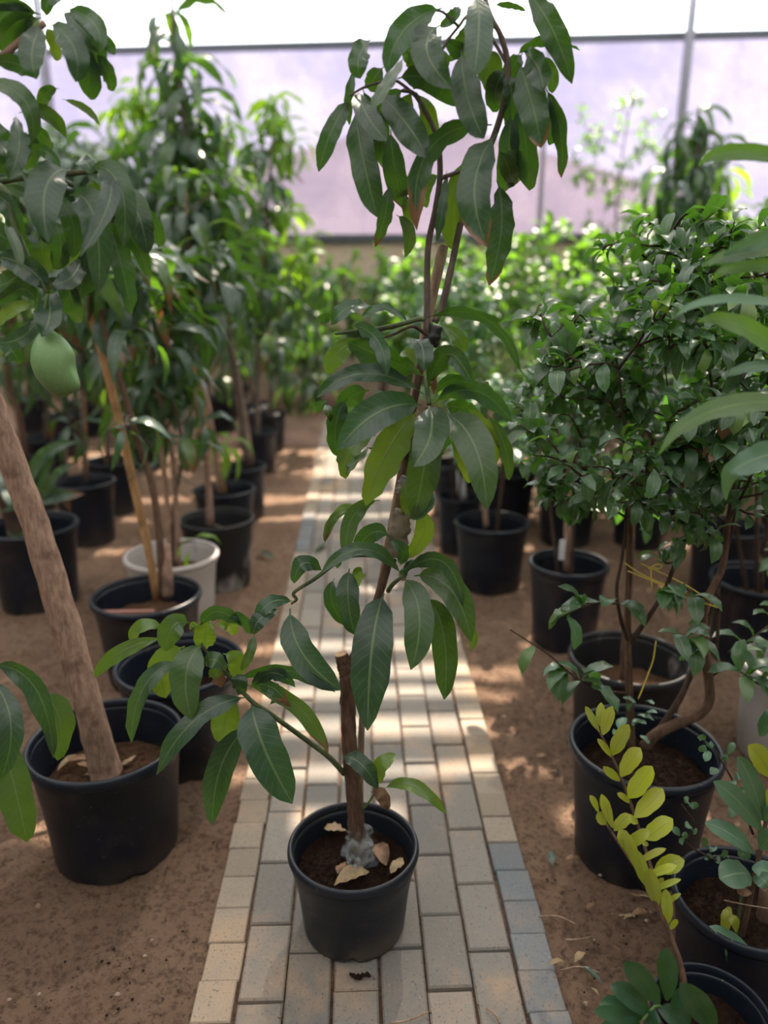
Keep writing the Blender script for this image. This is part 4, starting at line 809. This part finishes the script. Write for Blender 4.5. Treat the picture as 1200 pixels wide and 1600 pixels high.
mango_tree('bushy dark mango with two short canes in the second left row', (172, 716), 4.85, .16, .35, [([(170, 720), (168, 640), (165, 500), (150, 380), (140, 280)], (8, 5), 'stem_grey')],
    [(140, 270, 0, 12, 1.1), (100, 250, 0, 12, 1.1), (170, 290, .1, 12), (60, 240, .1, 12, 1.1), (190, 240, .1, 10), (200, 340, 0, 12), (120, 340, 0, 12), (70, 330, .1, 12), (160, 420, 0, 12), (200, 430, .1, 10), (180, 560, 0, 8)], seed=43, stakes=[([(168, 722), (166, 640)], 8, 'bamboo'), ([(182, 722), (180, 650)], 8, 'bamboo')], sc=1.05)
mango_tree('mango with slanting brown stake behind the thick leaning trunk', (45, 712), 4.9, .15, .34, [([(40, 718), (30, 650), (12, 590), (20, 480), (30, 380)], (12, 6), 'bark')],
    [(30, 380, 0, 12, 1.1), (60, 420, 0, 12), (0, 440, 0, 12), (30, 520, .1, 10), (70, 560, 0, 8), (-20, 340, 0, 12), (90, 380, .1, 10)], seed=44)
mango_tree('leafy mango behind the slanting stake near the left edge', (70, 692), 5.6, .16, .35, [([(70, 695), (75, 600), (70, 480), (60, 340), (55, 240)], (8, 5), 'stem_grey')],
    [(55, 220, 0, 12, 1.2), (20, 250, 0, 12, 1.2), (95, 210, .1, 12, 1.1), (130, 230, 0, 12), (60, 300, 0, 12), (10, 320, 0, 12), (110, 300, 0, 12), (-20, 240, 0, 10), (90, 450, 0, 10), (40, 560, 0, 10)], seed=45, sc=1.1)
mango_tree('mango with a yellow-green crown by the film wall on the left', (215, 640), 7.2, .17, .35, [([(215, 645), (218, 520), (222, 380), (225, 250), (220, 170)], (7, 4), 'stem_grey')],
    [(215, 140, 0, 12, 1, 'mango_young'), (190, 160, 0, 10, 1, 'mango_young'), (245, 165, 0, 10, 1, 'mango_young'), (205, 200, 0, 12, 1, 'mango_young'), (235, 220, 0, 12), (180, 220, 0, 12), (210, 270, 0, 12), (250, 280, 0, 12), (190, 320, 0, 12), (230, 360, 0, 12), (270, 240, 0, 10)], seed=46, sc=1.1)
mango_tree('sparse mango behind the tallest left mango', (345, 640), 7.6, .17, .35, [([(345, 645), (350, 520), (360, 380), (355, 250), (360, 190)], (7, 4), 'stem_grey')],
    [(360, 190, 0, 9, 1, 'mango_young'), (335, 220, 0, 10), (380, 250, 0, 10, 1, 'mango_young'), (345, 290, 0, 10), (320, 330, 0, 12), (375, 340, 0, 10), (350, 400, 0, 12), (330, 470, 0, 12), (375, 470, 0, 12)], seed=47)
far = [(-3.9, 6.4), (-3.2, 7.6), (-2.5, 6.6), (-2.1, 8.3), (-4.6, 8.0), (-1.35, 8.4), (-3.3, 5.6), (-2.7, 5.0), (-1.7, 6.1), (-2.58, 7.35), (-.93, 7.1), (-2.9, 8.8), (-1.9, 9.2)]
for i, (x, y) in enumerate(far):
    r = random.Random(80+i); e = empty('potted_mango_tree', (x, y, -.014), 'leafy mango tree in the crowded back rows left of the path', 'potted tree', 'back row mango trees on the left')
    pot(e, .17, .35, M['pot'], .25, 'dry_soil', 80+i); H_ = r.uniform(1.7, 2.5)
    tube('trunk', [(x, y, .2), (x+r.uniform(-.1, .1), y, H_*.5), (x+r.uniform(-.1, .1), y, H_)], [.016, .012, .006], M['stem_grey'], e, 8, 4)
    for k in range(10):
        t = .35+.65*k/9; a = r.uniform(0, 6.28); rr = .32*(1.1-t)+.05
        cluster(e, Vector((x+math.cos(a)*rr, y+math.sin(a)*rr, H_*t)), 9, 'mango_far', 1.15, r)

# ================================================================ small-leaved bushes
def bush(e, stems, cen, rad, n_twig, per, kind, sc, seed, n_obj=290, twig_mat='bark_dark', accept=None, yelp=.08, tw_r=.0025, brownp=.01):
    """stems: polylines already built (world points); twigs grow to random points of the ellipsoid; leaves along the twigs"""
    r = random.Random(seed); off = origin_of(e); nodes = [q for s_ in stems for q in spline(s_, 6)[3:]]
    tg = []
    while len(tg) < n_twig:
        v = Vector((r.uniform(-1, 1), r.uniform(-1, 1), r.uniform(-1, 1)))
        if v.length > 1 or v.length < .25: continue
        q = Vector((cen[0]+v.x*rad[0], cen[1]+v.y*rad[1], cen[2]+v.z*rad[2]))
        if accept and not accept(q): continue
        tg.append(q)
    tg.sort(key=lambda q: min((q-n_).length for n_ in nodes))
    TV, TF = [], []; leaves = []
    for q in tg:
        cand = min(nodes, key=lambda n_: (n_-q).length+max(0, n_.z-q.z)*1.5)
        mid_ = cand.lerp(q, .5)+Vector((r.uniform(-.03, .03), r.uniform(-.03, .03), r.uniform(-.02, .04)))
        C = spline([cand, mid_, q], 3)
        vs, fs, _ = tube_data([cand, mid_, q], [tw_r*1.3, tw_r, tw_r*.6], 4, 3)
        n0 = len(TV); TV += vs; TF += [tuple(i+n0 for i in f) for f in fs]; nodes += C[2:]
        d0 = (q-mid_).normalized()
        for k in range(per):
            t = 1-(k/per)*.75*r.uniform(.8, 1.1); p_ = C[min(len(C)-1, int(t*(len(C)-1)))].lerp(C[min(len(C)-1, int(t*(len(C)-1))+1)], r.random())
            a = k*2.4+r.random(); s1 = d0.orthogonal().normalized(); s2 = d0.cross(s1)
            d = (d0*.5+s1*math.cos(a)+s2*math.sin(a)+Vector((0, -.15, r.uniform(-.25, .35)))).normalized()
            leaves.append((r.choice(ST[kind]), p_, d, sc*r.uniform(.65, 1.2), r.uniform(-.5, .5)))
    o = build('twigs', TV, TF, M[twig_mat], e); tag(o, kind='stuff')
    leaves.sort(key=lambda l: (l[1]-CO).length)
    # the leaves nearest the viewer's side are single, a thinned far side is joined
    for i, (me, p_, d, s, ro) in enumerate(leaves[:n_obj]):
        put_leaf(e, me, p_, d, UPV, s, ro, r.uniform(.2, .7) if r.random() < yelp else 0, r.uniform(.2, .9) if r.random() < brownp else 0, off)
    if len(leaves) > n_obj: mass('foliage', [(me, orient(p_-off, d, UPV, s, ro)) for me, p_, d, s, ro in leaves[n_obj:]], None, e)
def bush_stem(e, name, P, r0, r1, mat, lump=.1):
    tube(name, P, [r0, r1], M[mat], e, 10, 5, lump); return [Vector(p_) for p_ in P]
# front citrus bush
CY = 1.67
cb = empty('potted_citrus_bush', (aty(1009, 1155, CY).x, CY, -.014), 'dense citrus bush with curved bare stems in big black pot', 'potted bush')
pot(cb, .19, .335, M['pot'], .25, 'soil', 51, notch=[255], crumbs=1800)
def cst(name, pts, w0, w1, dys=None, mat='bark_dark'):
    P = [aty(*cv('I', q), CY+(dys[i] if dys else 0)) for i, q in enumerate(pts)]; k = CR['I'][2]*depth(P[0])/FPX/2
    return bush_stem(cb, name, P, w0*k, w1*k, mat)
ss = [cst('stem', [(470, 1330), (462, 1180), (455, 950), (450, 800), (448, 600), (455, 400), (460, 150), (480, -200)], 46, 24, mat='bark'),
      cst('stem', [(540, 1330), (600, 1260), (720, 1200), (830, 1150), (885, 1080), (880, 950), (862, 800), (855, 600), (900, 480), (960, 350), (985, 100)], 66, 30, [0, -.01, -.02, -.03, -.03, -.02, -.02, 0, 0, .02, .04], 'bark'),
      cst('stem', [(600, 1260), (720, 1080), (790, 930), (840, 780), (890, 620), (930, 480)], 36, 20, [0, 0, .02, .03, .03, .02]),
      cst('stem', [(460, 770), (540, 660), (640, 500), (700, 350), (760, 200), (770, 0)], 30, 14, [0, -.02, -.03, -.03, 0, .02]),
      cst('stem', [(450, 760), (410, 640), (390, 480), (420, 300), (440, 100)], 24, 12, [0, -.03, -.04, -.03, -.02]),
      cst('stem', [(925, 820), (935, 600), (940, 450), (1000, 200), (1050, -100)], 20, 12, [.02, .03, .03, .04, .05])]
ss += [cst('stem', [(480, -150), (430, -400), (400, -700)], 22, 8, [0, -.05, -.1]), cst('stem', [(985, 120), (1020, -200), (900, -600), (880, -900)], 24, 8, [.04, .05, 0, 0]), cst('stem', [(770, 20), (700, -300), (650, -700)], 16, 7, [.02, .05, .1]), cst('stem', [(985, 120), (1120, -150), (1200, -500)], 18, 7, [.04, -.05, -.1])]
c_ = aty(1065, 610, CY)
def in_bush(q):   # ragged outline: lumps and gaps
    return noise.noise(q*5.2+Vector((3, 1, 7))) > -.16 and not (q.z < c_.z-.24 and noise.noise(q*7) < .12)
bush(cb, ss, (c_.x+.03, CY+.05, c_.z), (.41, .34, .40), 330, 7, 'citrus', .70, 61, 295, accept=in_bush, yelp=.14)
lo = aty(1060, 930, CY)
low1 = [cst('twig', [(440, 1040), (300, 1020), (180, 960), (100, 900), (20, 830), (-180, 700)], 12, 6, [0, -.05, -.08, -.1, -.12, -.15]), cst('twig', [(860, 560), (720, 460), (600, 520)], 12, 6, [0, -.06, -.1]), cst('twig', [(880, 960), (1000, 900), (1130, 980), (1250, 1040)], 12, 8, [0, -.06, -.1, -.1]), cst('twig', [(470, 560), (380, 560), (260, 560), (120, 620)], 12, 6, [0, -.05, -.1, -.12]),
        cst('twig', [(870, 820), (760, 750), (700, 720)], 10, 5, [0, -.05, -.08]), cst('twig', [(985, 820), (1120, 740), (1300, 600)], 12, 8, [0, .05, .08])]
rb = random.Random(71)
for s_ in low1:
    C = spline(s_, 5)
    for k in range(11):
        p_ = C[rb.randrange(len(C)//4, len(C))]; d = Vector((rb.uniform(-1, 1), rb.uniform(-1, .3), rb.uniform(-.6, .6)))
        put_leaf(cb, rb.choice(ST['citrus']), p_, d, UPV, rb.uniform(.7, 1.1), 0, .3 if rb.random() < .1 else 0)
for k in range(10):   # young growth at the foot of the stems
    put_leaf(cb, rb.choice(ST['bluegreen']), aty(990+rb.uniform(-20, 30), 1110+rb.uniform(-30, 50), CY-.03), Vector((rb.uniform(-1, 1), rb.uniform(-1, 0), rb.uniform(-.3, .6))), UPV, rb.uniform(.3, .6))
for k, pts in enumerate([[(430, 340), (520, 400), (640, 455), (760, 505), (850, 550), (930, 582)], [(450, 385), (560, 430), (680, 480), (800, 545), (925, 572)], [(520, 345), (640, 400), (760, 460), (900, 550)], [(560, 375), (600, 350), (635, 355), (610, 375), (575, 365), (578, 480)], [(600, 760), (585, 860), (560, 930), (530, 1010), (505, 1070)]]):
    ptube('twine', cb, CY-.03, 'I', pts, [7, 7], 'yellow', sides=6, n=4)

# ---------------- other pots and bushes on the right
def simple_bush(label, px, py, Y, R, h, kind, cen, rad, nt, per, sc, seed, n_obj=60, potmat='pot', name='potted_shrub', stake=None, group=None, soilk=.7, accept=None, yelp=.1):
    p_ = aty(px, py, Y); e = empty(name, (p_.x, Y, gz(p_.x, Y)), label, 'potted plant', group); pot(e, R, h, M[potmat], h*soilk, 'dry_soil', seed)
    r = random.Random(seed); c = aty(cen[0], cen[1], Y+cen[2]) if len(cen) == 3 else Vector(cen[:3])
    st_ = []
    for k in range(3 if nt else 0):
        a = k*2.1+r.random(); top = c+Vector((math.cos(a)*rad[0]*.4, math.sin(a)*rad[1]*.4, rad[2]*.3))
        P = [Vector((p_.x+.03*math.cos(a), Y+.03*math.sin(a), h*soilk-.03)), Vector((p_.x, Y, h*soilk)).lerp(top, .5)+Vector((.03*math.cos(a), .03*math.sin(a), 0)), top]
        st_.append(bush_stem(e, 'stem', P, .008, .004, 'bark_dark'))
    if nt: bush(e, st_, c, rad, nt, per, kind, sc, seed, n_obj, accept=accept, yelp=yelp)
    if stake:
        P = [aty(q[0], q[1], Y) for q in stake[0]]; k = stake[1]*depth(P[0])/FPX/2; tube('stake', P, [k, k], M[stake[2]], e, 10, 4, .05)
    return e
mr = simple_bush('slender shrub with grey stem in tapered black pot right of the path', 769, 811, 3.53, .183, .335, 'bluegreen', (770, 670, .1), (.22, .2, .28), 40, 6, 1.0, 101, 90, stake=([(760, 822), (758, 790), (762, 700), (770, 620)], 9, 'bark_pale'))
simple_bush('small shrub in narrow black pot with a white tag right of the path', 718, 771, 4.04, .125, .32, 'shrub', (735, 640, .1), (.25, .25, .32), 40, 6, 1.0, 102, 70, stake=([(722, 780), (720, 735)], 14, 'white_tag'))
r4 = simple_bush('single-stemmed shrub with a white tag on its pale trunk in black pot', 889, 876, 2.90, .16, .36, 'bluegreen', (880, 640, .05), (.22, .2, .25), 45, 6, 1.0, 103, 110, stake=([(888, 892), (889, 830), (892, 750), (896, 660)], 16, 'bark_pale'))
tg = aty(878, 862, 2.86); box('tag', tg.x-.012, tg.x+.012, 2.858, 2.861, tg.z-.035, tg.z+.05, M['white_tag'], r4)
h6 = aty(983, 1027, 2.2)
r6 = empty('potted_shrub', (h6.x, 2.2, -.014), 'pot with worn whitish rim and one bare brown stem behind the citrus bush', 'potted plant'); pot(r6, .192, .30, M['pot_half'], .19, 'dry_soil', 104, lipk=1.2)
tube('trunk', [aty(974, 1062, 2.2), aty(976, 1000, 2.22), aty(985, 900, 2.25), aty(990, 800, 2.3)], [.012, .011, .009, .008], M['bark'], r6, 10, 4, .1)
for k in range(5):
    cluster(r6, aty(985+rb.uniform(-40, 40), 790-20*k, 2.3+rb.uniform(-.05, .1)), 5, 'citrus', 1.0, rb)
simple_bush('shrub in dark pot hidden behind the tagged shrub', 888, 772, 4.17, .173, .33, 'shrub', (890, 620, .1), (.35, .3, .35), 60, 6, 1.1, 105, 110)
simple_bush('leafy shrub in black pot behind the citrus bush near the right edge', 1190, 900, 2.75, .19, .34, 'citrus', (1180, 640, 0), (.35, .3, .35), 70, 6, 1.05, 106, 130)
simple_bush('pale grey-rimmed pot with a small shrub at the right edge', 1240, 1020, 2.1, .15, .32, 'citrus', (1290, 850, 0), (.2, .2, .2), 20, 5, 1.0, 107, 60, potmat='pot_worn')
for i, (x, y) in enumerate([(1.38, 4.85), (1.60, 4.1), (2.05, 4.6), (1.75, 3.4), (.62, 4.75), (2.5, 5.3), (1.5, 5.3), (2.35, 3.9)]):
    r = random.Random(130+i); e = empty('potted_shrub', (x, y, -.014), 'small-leaved shrub in black pot in the shaded rows between succulent and hedge', 'potted plant', 'shrubs in the right rows')
    pot(e, .17, .34, M['pot'], .25, 'dry_soil', 130+i); st_ = [bush_stem(e, 'stem', [Vector((x, y, .22)), Vector((x+r.uniform(-.1, .1), y, .6)), Vector((x+r.uniform(-.15, .15), y+r.uniform(-.1, .1), 1.0))], .010, .005, 'bark') for k in range(2)]
    bush(e, st_, (x, y, .98+.12*(i % 3)), (.36, .32, .45), 75, 6, ['shrub', 'citrus', 'shrub'][i % 3], 1.15, 140+i, 120)
# pale stick succulent
ep = aty(800, 690, 4.5); eu = empty('stick_succulent', (ep.x, 4.55, -.014), 'pale green pencil-branched succulent right of the path', 'potted plant'); pot(eu, .17, .33, M['pot'], .24, 'dry_soil', 150)
r = random.Random(9); tips = [(Vector((ep.x, 4.55, .22)), Vector((0, 0, 1)), 0)]
def stick(p_, d, lev):
    L = r.uniform(.16, .26)*(1-.08*lev); q = p_+d*L
    tube('stick', [p_, (p_+q)/2+Vector((r.uniform(-.01, .01), 0, 0)), q], [.010-.0016*lev, .008-.0014*lev], M['euph'], eu, 6, 2)
    if lev < 4:
        for k in range(3 if lev in (0, 2) else 2): stick(q, (d+Vector((r.uniform(-.65, .65), r.uniform(-.6, .6), r.uniform(-.1, .35)))).normalized(), lev+1)
for k in range(4): stick(Vector((ep.x+r.uniform(-.04, .04), 4.55+r.uniform(-.04, .04), .22)), Vector((r.uniform(-.35, .35), r.uniform(-.3, .3), 1)).normalized(), 0)
# tall hedge bushes at the back right
hed = [(.75, 7.2, 1.75), (1.5, 6.3, 1.85), (2.3, 6.8, 2.0), (3.1, 6.2, 1.95), (3.8, 7.0, 2.1), (1.2, 8.2, 1.9), (2.9, 8.0, 2.1), (4.6, 6.6, 2.2), (0.25, 8.9, 1.75), (-.55, 9.0, 1.7), (-1.3, 9.3, 1.8), (1.9, 9.0, 1.9), (2.2, 5.7, 1.5), (3.2, 5.2, 1.6)]
for i, (x, y, H_) in enumerate(hed):
    r = random.Random(160+i); e = empty('hedge_bush', (x, y, -.02), *(('dense green bush closing the far end of the paved path', 'bush', 'bushes at the end of the path') if x < .8 else ('tall dense green bush in the hedge behind the citrus bush and shrubs', 'bush', 'hedge bushes behind the right rows')))
    st_ = [bush_stem(e, 'stem', [Vector((x+r.uniform(-.1, .1), y, -.05)), Vector((x+r.uniform(-.2, .2), y, H_*.4)), Vector((x+r.uniform(-.3, .3), y+r.uniform(-.2, .2), H_*.75))], .018, .006, 'bark_dark') for k in range(3)]
    bush(e, st_, (x, y, H_*.60), (.55, .45, H_*.40), 120, 7, 'shrub', 1.45, 180+i, 110, tw_r=.004)
# hanging yellow-green mango and a sparse tree behind the hedge
def back_tree(label, top, Y, kind, clusters, seed, sc=1.2):
    r = random.Random(seed); b = aty(top[0], 640, Y); e = empty('mango_tree', (b.x, Y, -.03), label, 'tree')
    nodes = [Vector((b.x, Y, -.05)), Vector((b.x+.05, Y, 1.2)), aty(top[0], top[1]+60, Y), aty(top[0], top[1], Y)]
    tube('trunk', nodes, [.03, .025, .015, .008], M['stem_grey'], e, 10, 5, .1); C = spline(nodes, 6)
    for px, py, dy, n, ck in clusters:
        pos = aty(px, py, Y+dy); q = min(C, key=lambda v: (v-pos).length)
        tube('branch', [q, q.lerp(pos, .5)+Vector((0, 0, .05)), pos], [.008, .006, .004], M['stem_grey'], e, 6, 3); cluster(e, pos, n, ck, sc, r, 1.2, .7)
    return e
back_tree('mango with weeping sunlit yellow-green foliage in front of a steel post', (1090, 180), 6.4, 'mango', [(1090, 180, 0, 9, 'mango_far'), (1060, 210, 0, 10, 'mango_far'), (1120, 215, 0, 9, 'mango_far'), (1045, 260, .1, 10, 'mango_far'), (1090, 250, -.1, 12, 'mango_far'), (1130, 260, .1, 8, 'mango_young'), (1070, 300, -.1, 12, 'mango_far'), (1110, 310, .1, 10, 'mango_young'), (1040, 320, 0, 10, 'mango_far'), (1140, 330, .1, 10, 'mango_young'), (1080, 350, 0, 10, 'mango_far'), (1120, 380, .1, 10, 'mango_young'), (1160, 370, .1, 8, 'mango_young'), (1100, 400, 0, 10, 'mango_young'), (1075, 230, .1, 10, 'mango_far'), (1105, 275, 0, 12, 'mango_far'), (1060, 335, .1, 12, 'mango_far'), (1130, 300, 0, 10, 'mango_young'), (1150, 400, 0, 10, 'mango_young'), (1085, 430, 0, 10, 'mango_young'), (1035, 285, 0, 10, 'mango_far'), (1130, 430, 0, 10, 'mango_young')], 201)
st = aty(955, 640, 8.4); sp = empty('sparse_tree', (st.x, 8.4, -.03), 'thin airy small-leaved tree in front of the film right of the path', 'tree')
N0_ = [Vector((st.x, 8.4, -.05)), aty(960, 420, 8.4), aty(965, 300, 8.4), aty(985, 160, 8.4)]; tube('trunk', N0_, [.02, .012, .006], M['stem_grey'], sp, 8, 5)
c_ = aty(960, 260, 8.4); bush(sp, [N0_], c_, (.55, .4, .75), 60, 4, 'shrub', 1.1, 211, 220, tw_r=.004)
# bushes with lighter leaves around the near hedge line
# ================================================================ litter on the ground
r = random.Random(77)
spots = [(965, 1490, 'dry'), (905, 1500, 'dry_pale'), (922, 1420, 'dry'), (985, 1440, 'dry_pale'), (880, 1300, 'dry'), (1000, 1430, 'dry'), (930, 1555, 'dry_pale'), (845, 1185, 'dry'), (860, 1210, 'dry'), (990, 1405, 'dry'), (60, 1420, 'dry'), (20, 1090, 'dry'), (60, 1240, 'dry'), (870, 1510, 'dry_pale'), (290, 1300, 'dry'), (1085, 1340, 'dry'), (240, 1330, 'dry'), (895, 1345, 'dry')]
for i, (px, py, mt) in enumerate(spots):
    p_ = ground(px, py, 0); s_ = r.uniform(.022, .045)
    flat_leaf('dry_leaf', p_.x, p_.y, .006, r.uniform(0, 6.28), s_, s_*r.uniform(.3, .5), mt, 'small curled dry leaf lying on the sandy ground', 300+i, .5, 'dry leaves scattered on the sand')
for i, (px, py) in enumerate([(862, 1345), (925, 1528), (415, 870), (500, 858), (40, 870)]):
    p_ = ground(px, py, 0); flat_leaf('fallen_leaf', p_.x, p_.y, .007, r.uniform(0, 3), .05 if py > 1000 else .16, .02 if py > 1000 else .045, 'mango', 'small green fallen leaf lying on the ground', 330+i, .4, 'green fallen leaves', .1)
for i, (px, py) in enumerate([(905, 1468), (985, 1430), (1003, 1405), (905, 1520), (770, 1590), (110, 1235), (950, 1330), (640, 1592), (870, 1440)]):
    p_ = ground(px, py, 0); a = r.uniform(0, 3.1); L = r.uniform(.02, .045); d = Vector((math.cos(a), math.sin(a), 0))*L
    vs, fs, _ = tube_data([-d, Vector((d.y*.2, -d.x*.2, .004)), d], [.0022, .0015], 5, 3)
    tag(link('twig', mesh('twig', vs, fs), M['stake'], None, (p_.x, p_.y, .004)), 'short dry twig lying on the ground', 'twig', 'twigs on the ground')
for i in range(16):
    px, py = r.choice([(r.uniform(890, 1050), r.uniform(1250, 1580)), (r.uniform(780, 880), r.uniform(1000, 1240)), (r.uniform(0, 290), r.uniform(1390, 1590))])
    p_ = ground(px, py, 0); s_ = r.uniform(.003, .007); vs, fs = lathe_data([(0, -.6*s_), (s_*.8, -.4*s_), (s_, 0), (s_*.6, s_*.5), (0, s_*.6)], 7)
    vs = [(x*(1+.4*math.sin(3*y/s_+i)), y, z) for x, y, z in vs]
    tag(link('pebble', mesh('pebble', vs, fs), M['stone'], None, (p_.x, p_.y, .002)), 'tiny pale pebble on the sandy ground', 'pebble', 'pebbles on the sand')
# crumb of dark soil on the paver before the pot
p_ = ground(562, 1526, 0)
for k in range(9):
    s_ = r.uniform(.003, .007); vs, fs = lathe_data([(0, -.2*s_), (s_, 0), (s_*.7, s_*.6), (0, s_*.8)], 6)
    tag(link('soil_crumb', mesh('soil_crumb', vs, fs), M['soil'], None, (p_.x+r.uniform(-.022, .022), p_.y+r.uniform(-.006, .006), .002)), 'dark soil crumb on the paver in front of the path pot', 'crumb', 'soil crumbs by the path pot')

# loose clods on the sandy ground near the path: far too many to count
CV, CF = [], []
for k in range(6500):
    y_ = .95+2.6*r.random()**1.5; x_ = r.choice([r.uniform(-1.5, -.38), r.uniform(.455, 1.4)]); s_ = .0012+.0045*r.random()**3
    chunk(CV, CF, Vector((x_, y_, -.010+.012*noise.noise((x_*2.1, y_*2.1, 3))+s_*.3)), s_, r)
tag(link('clods', mesh('clods', CV, CF, False), M['sand'], floor), kind='stuff')
CV, CF = [], []
for k in range(3500):   # darker crumbs and bits of bark
    y_ = .95+2.6*r.random()**1.5; x_ = r.choice([r.uniform(-1.5, -.38), r.uniform(.455, 1.4)])
    if noise.noise((x_*3, y_*3, 6)) < -.1: continue
    s_ = .0012+.0035*r.random()**2
    chunk(CV, CF, Vector((x_, y_, -.008+.012*noise.noise((x_*2.1, y_*2.1, 3))+s_*.3)), s_, r)
tag(link('dark_crumbs', mesh('dark_crumbs', CV, CF, False), M['soil'], floor), kind='stuff')
CV, CF = [], []
for k in range(1500):   # grit swept into the paver joints
    y_ = .95+2.5*r.random(); c = r.randrange(7); x_ = X0+KW+J/2+c*(PW+J)+r.gauss(0, .004); s_ = r.uniform(.001, .003)
    chunk(CV, CF, Vector((x_, y_, -.004)), s_, r)
tag(link('joint_grit', mesh('joint_grit', CV, CF, False), M['sand'], path), kind='stuff')
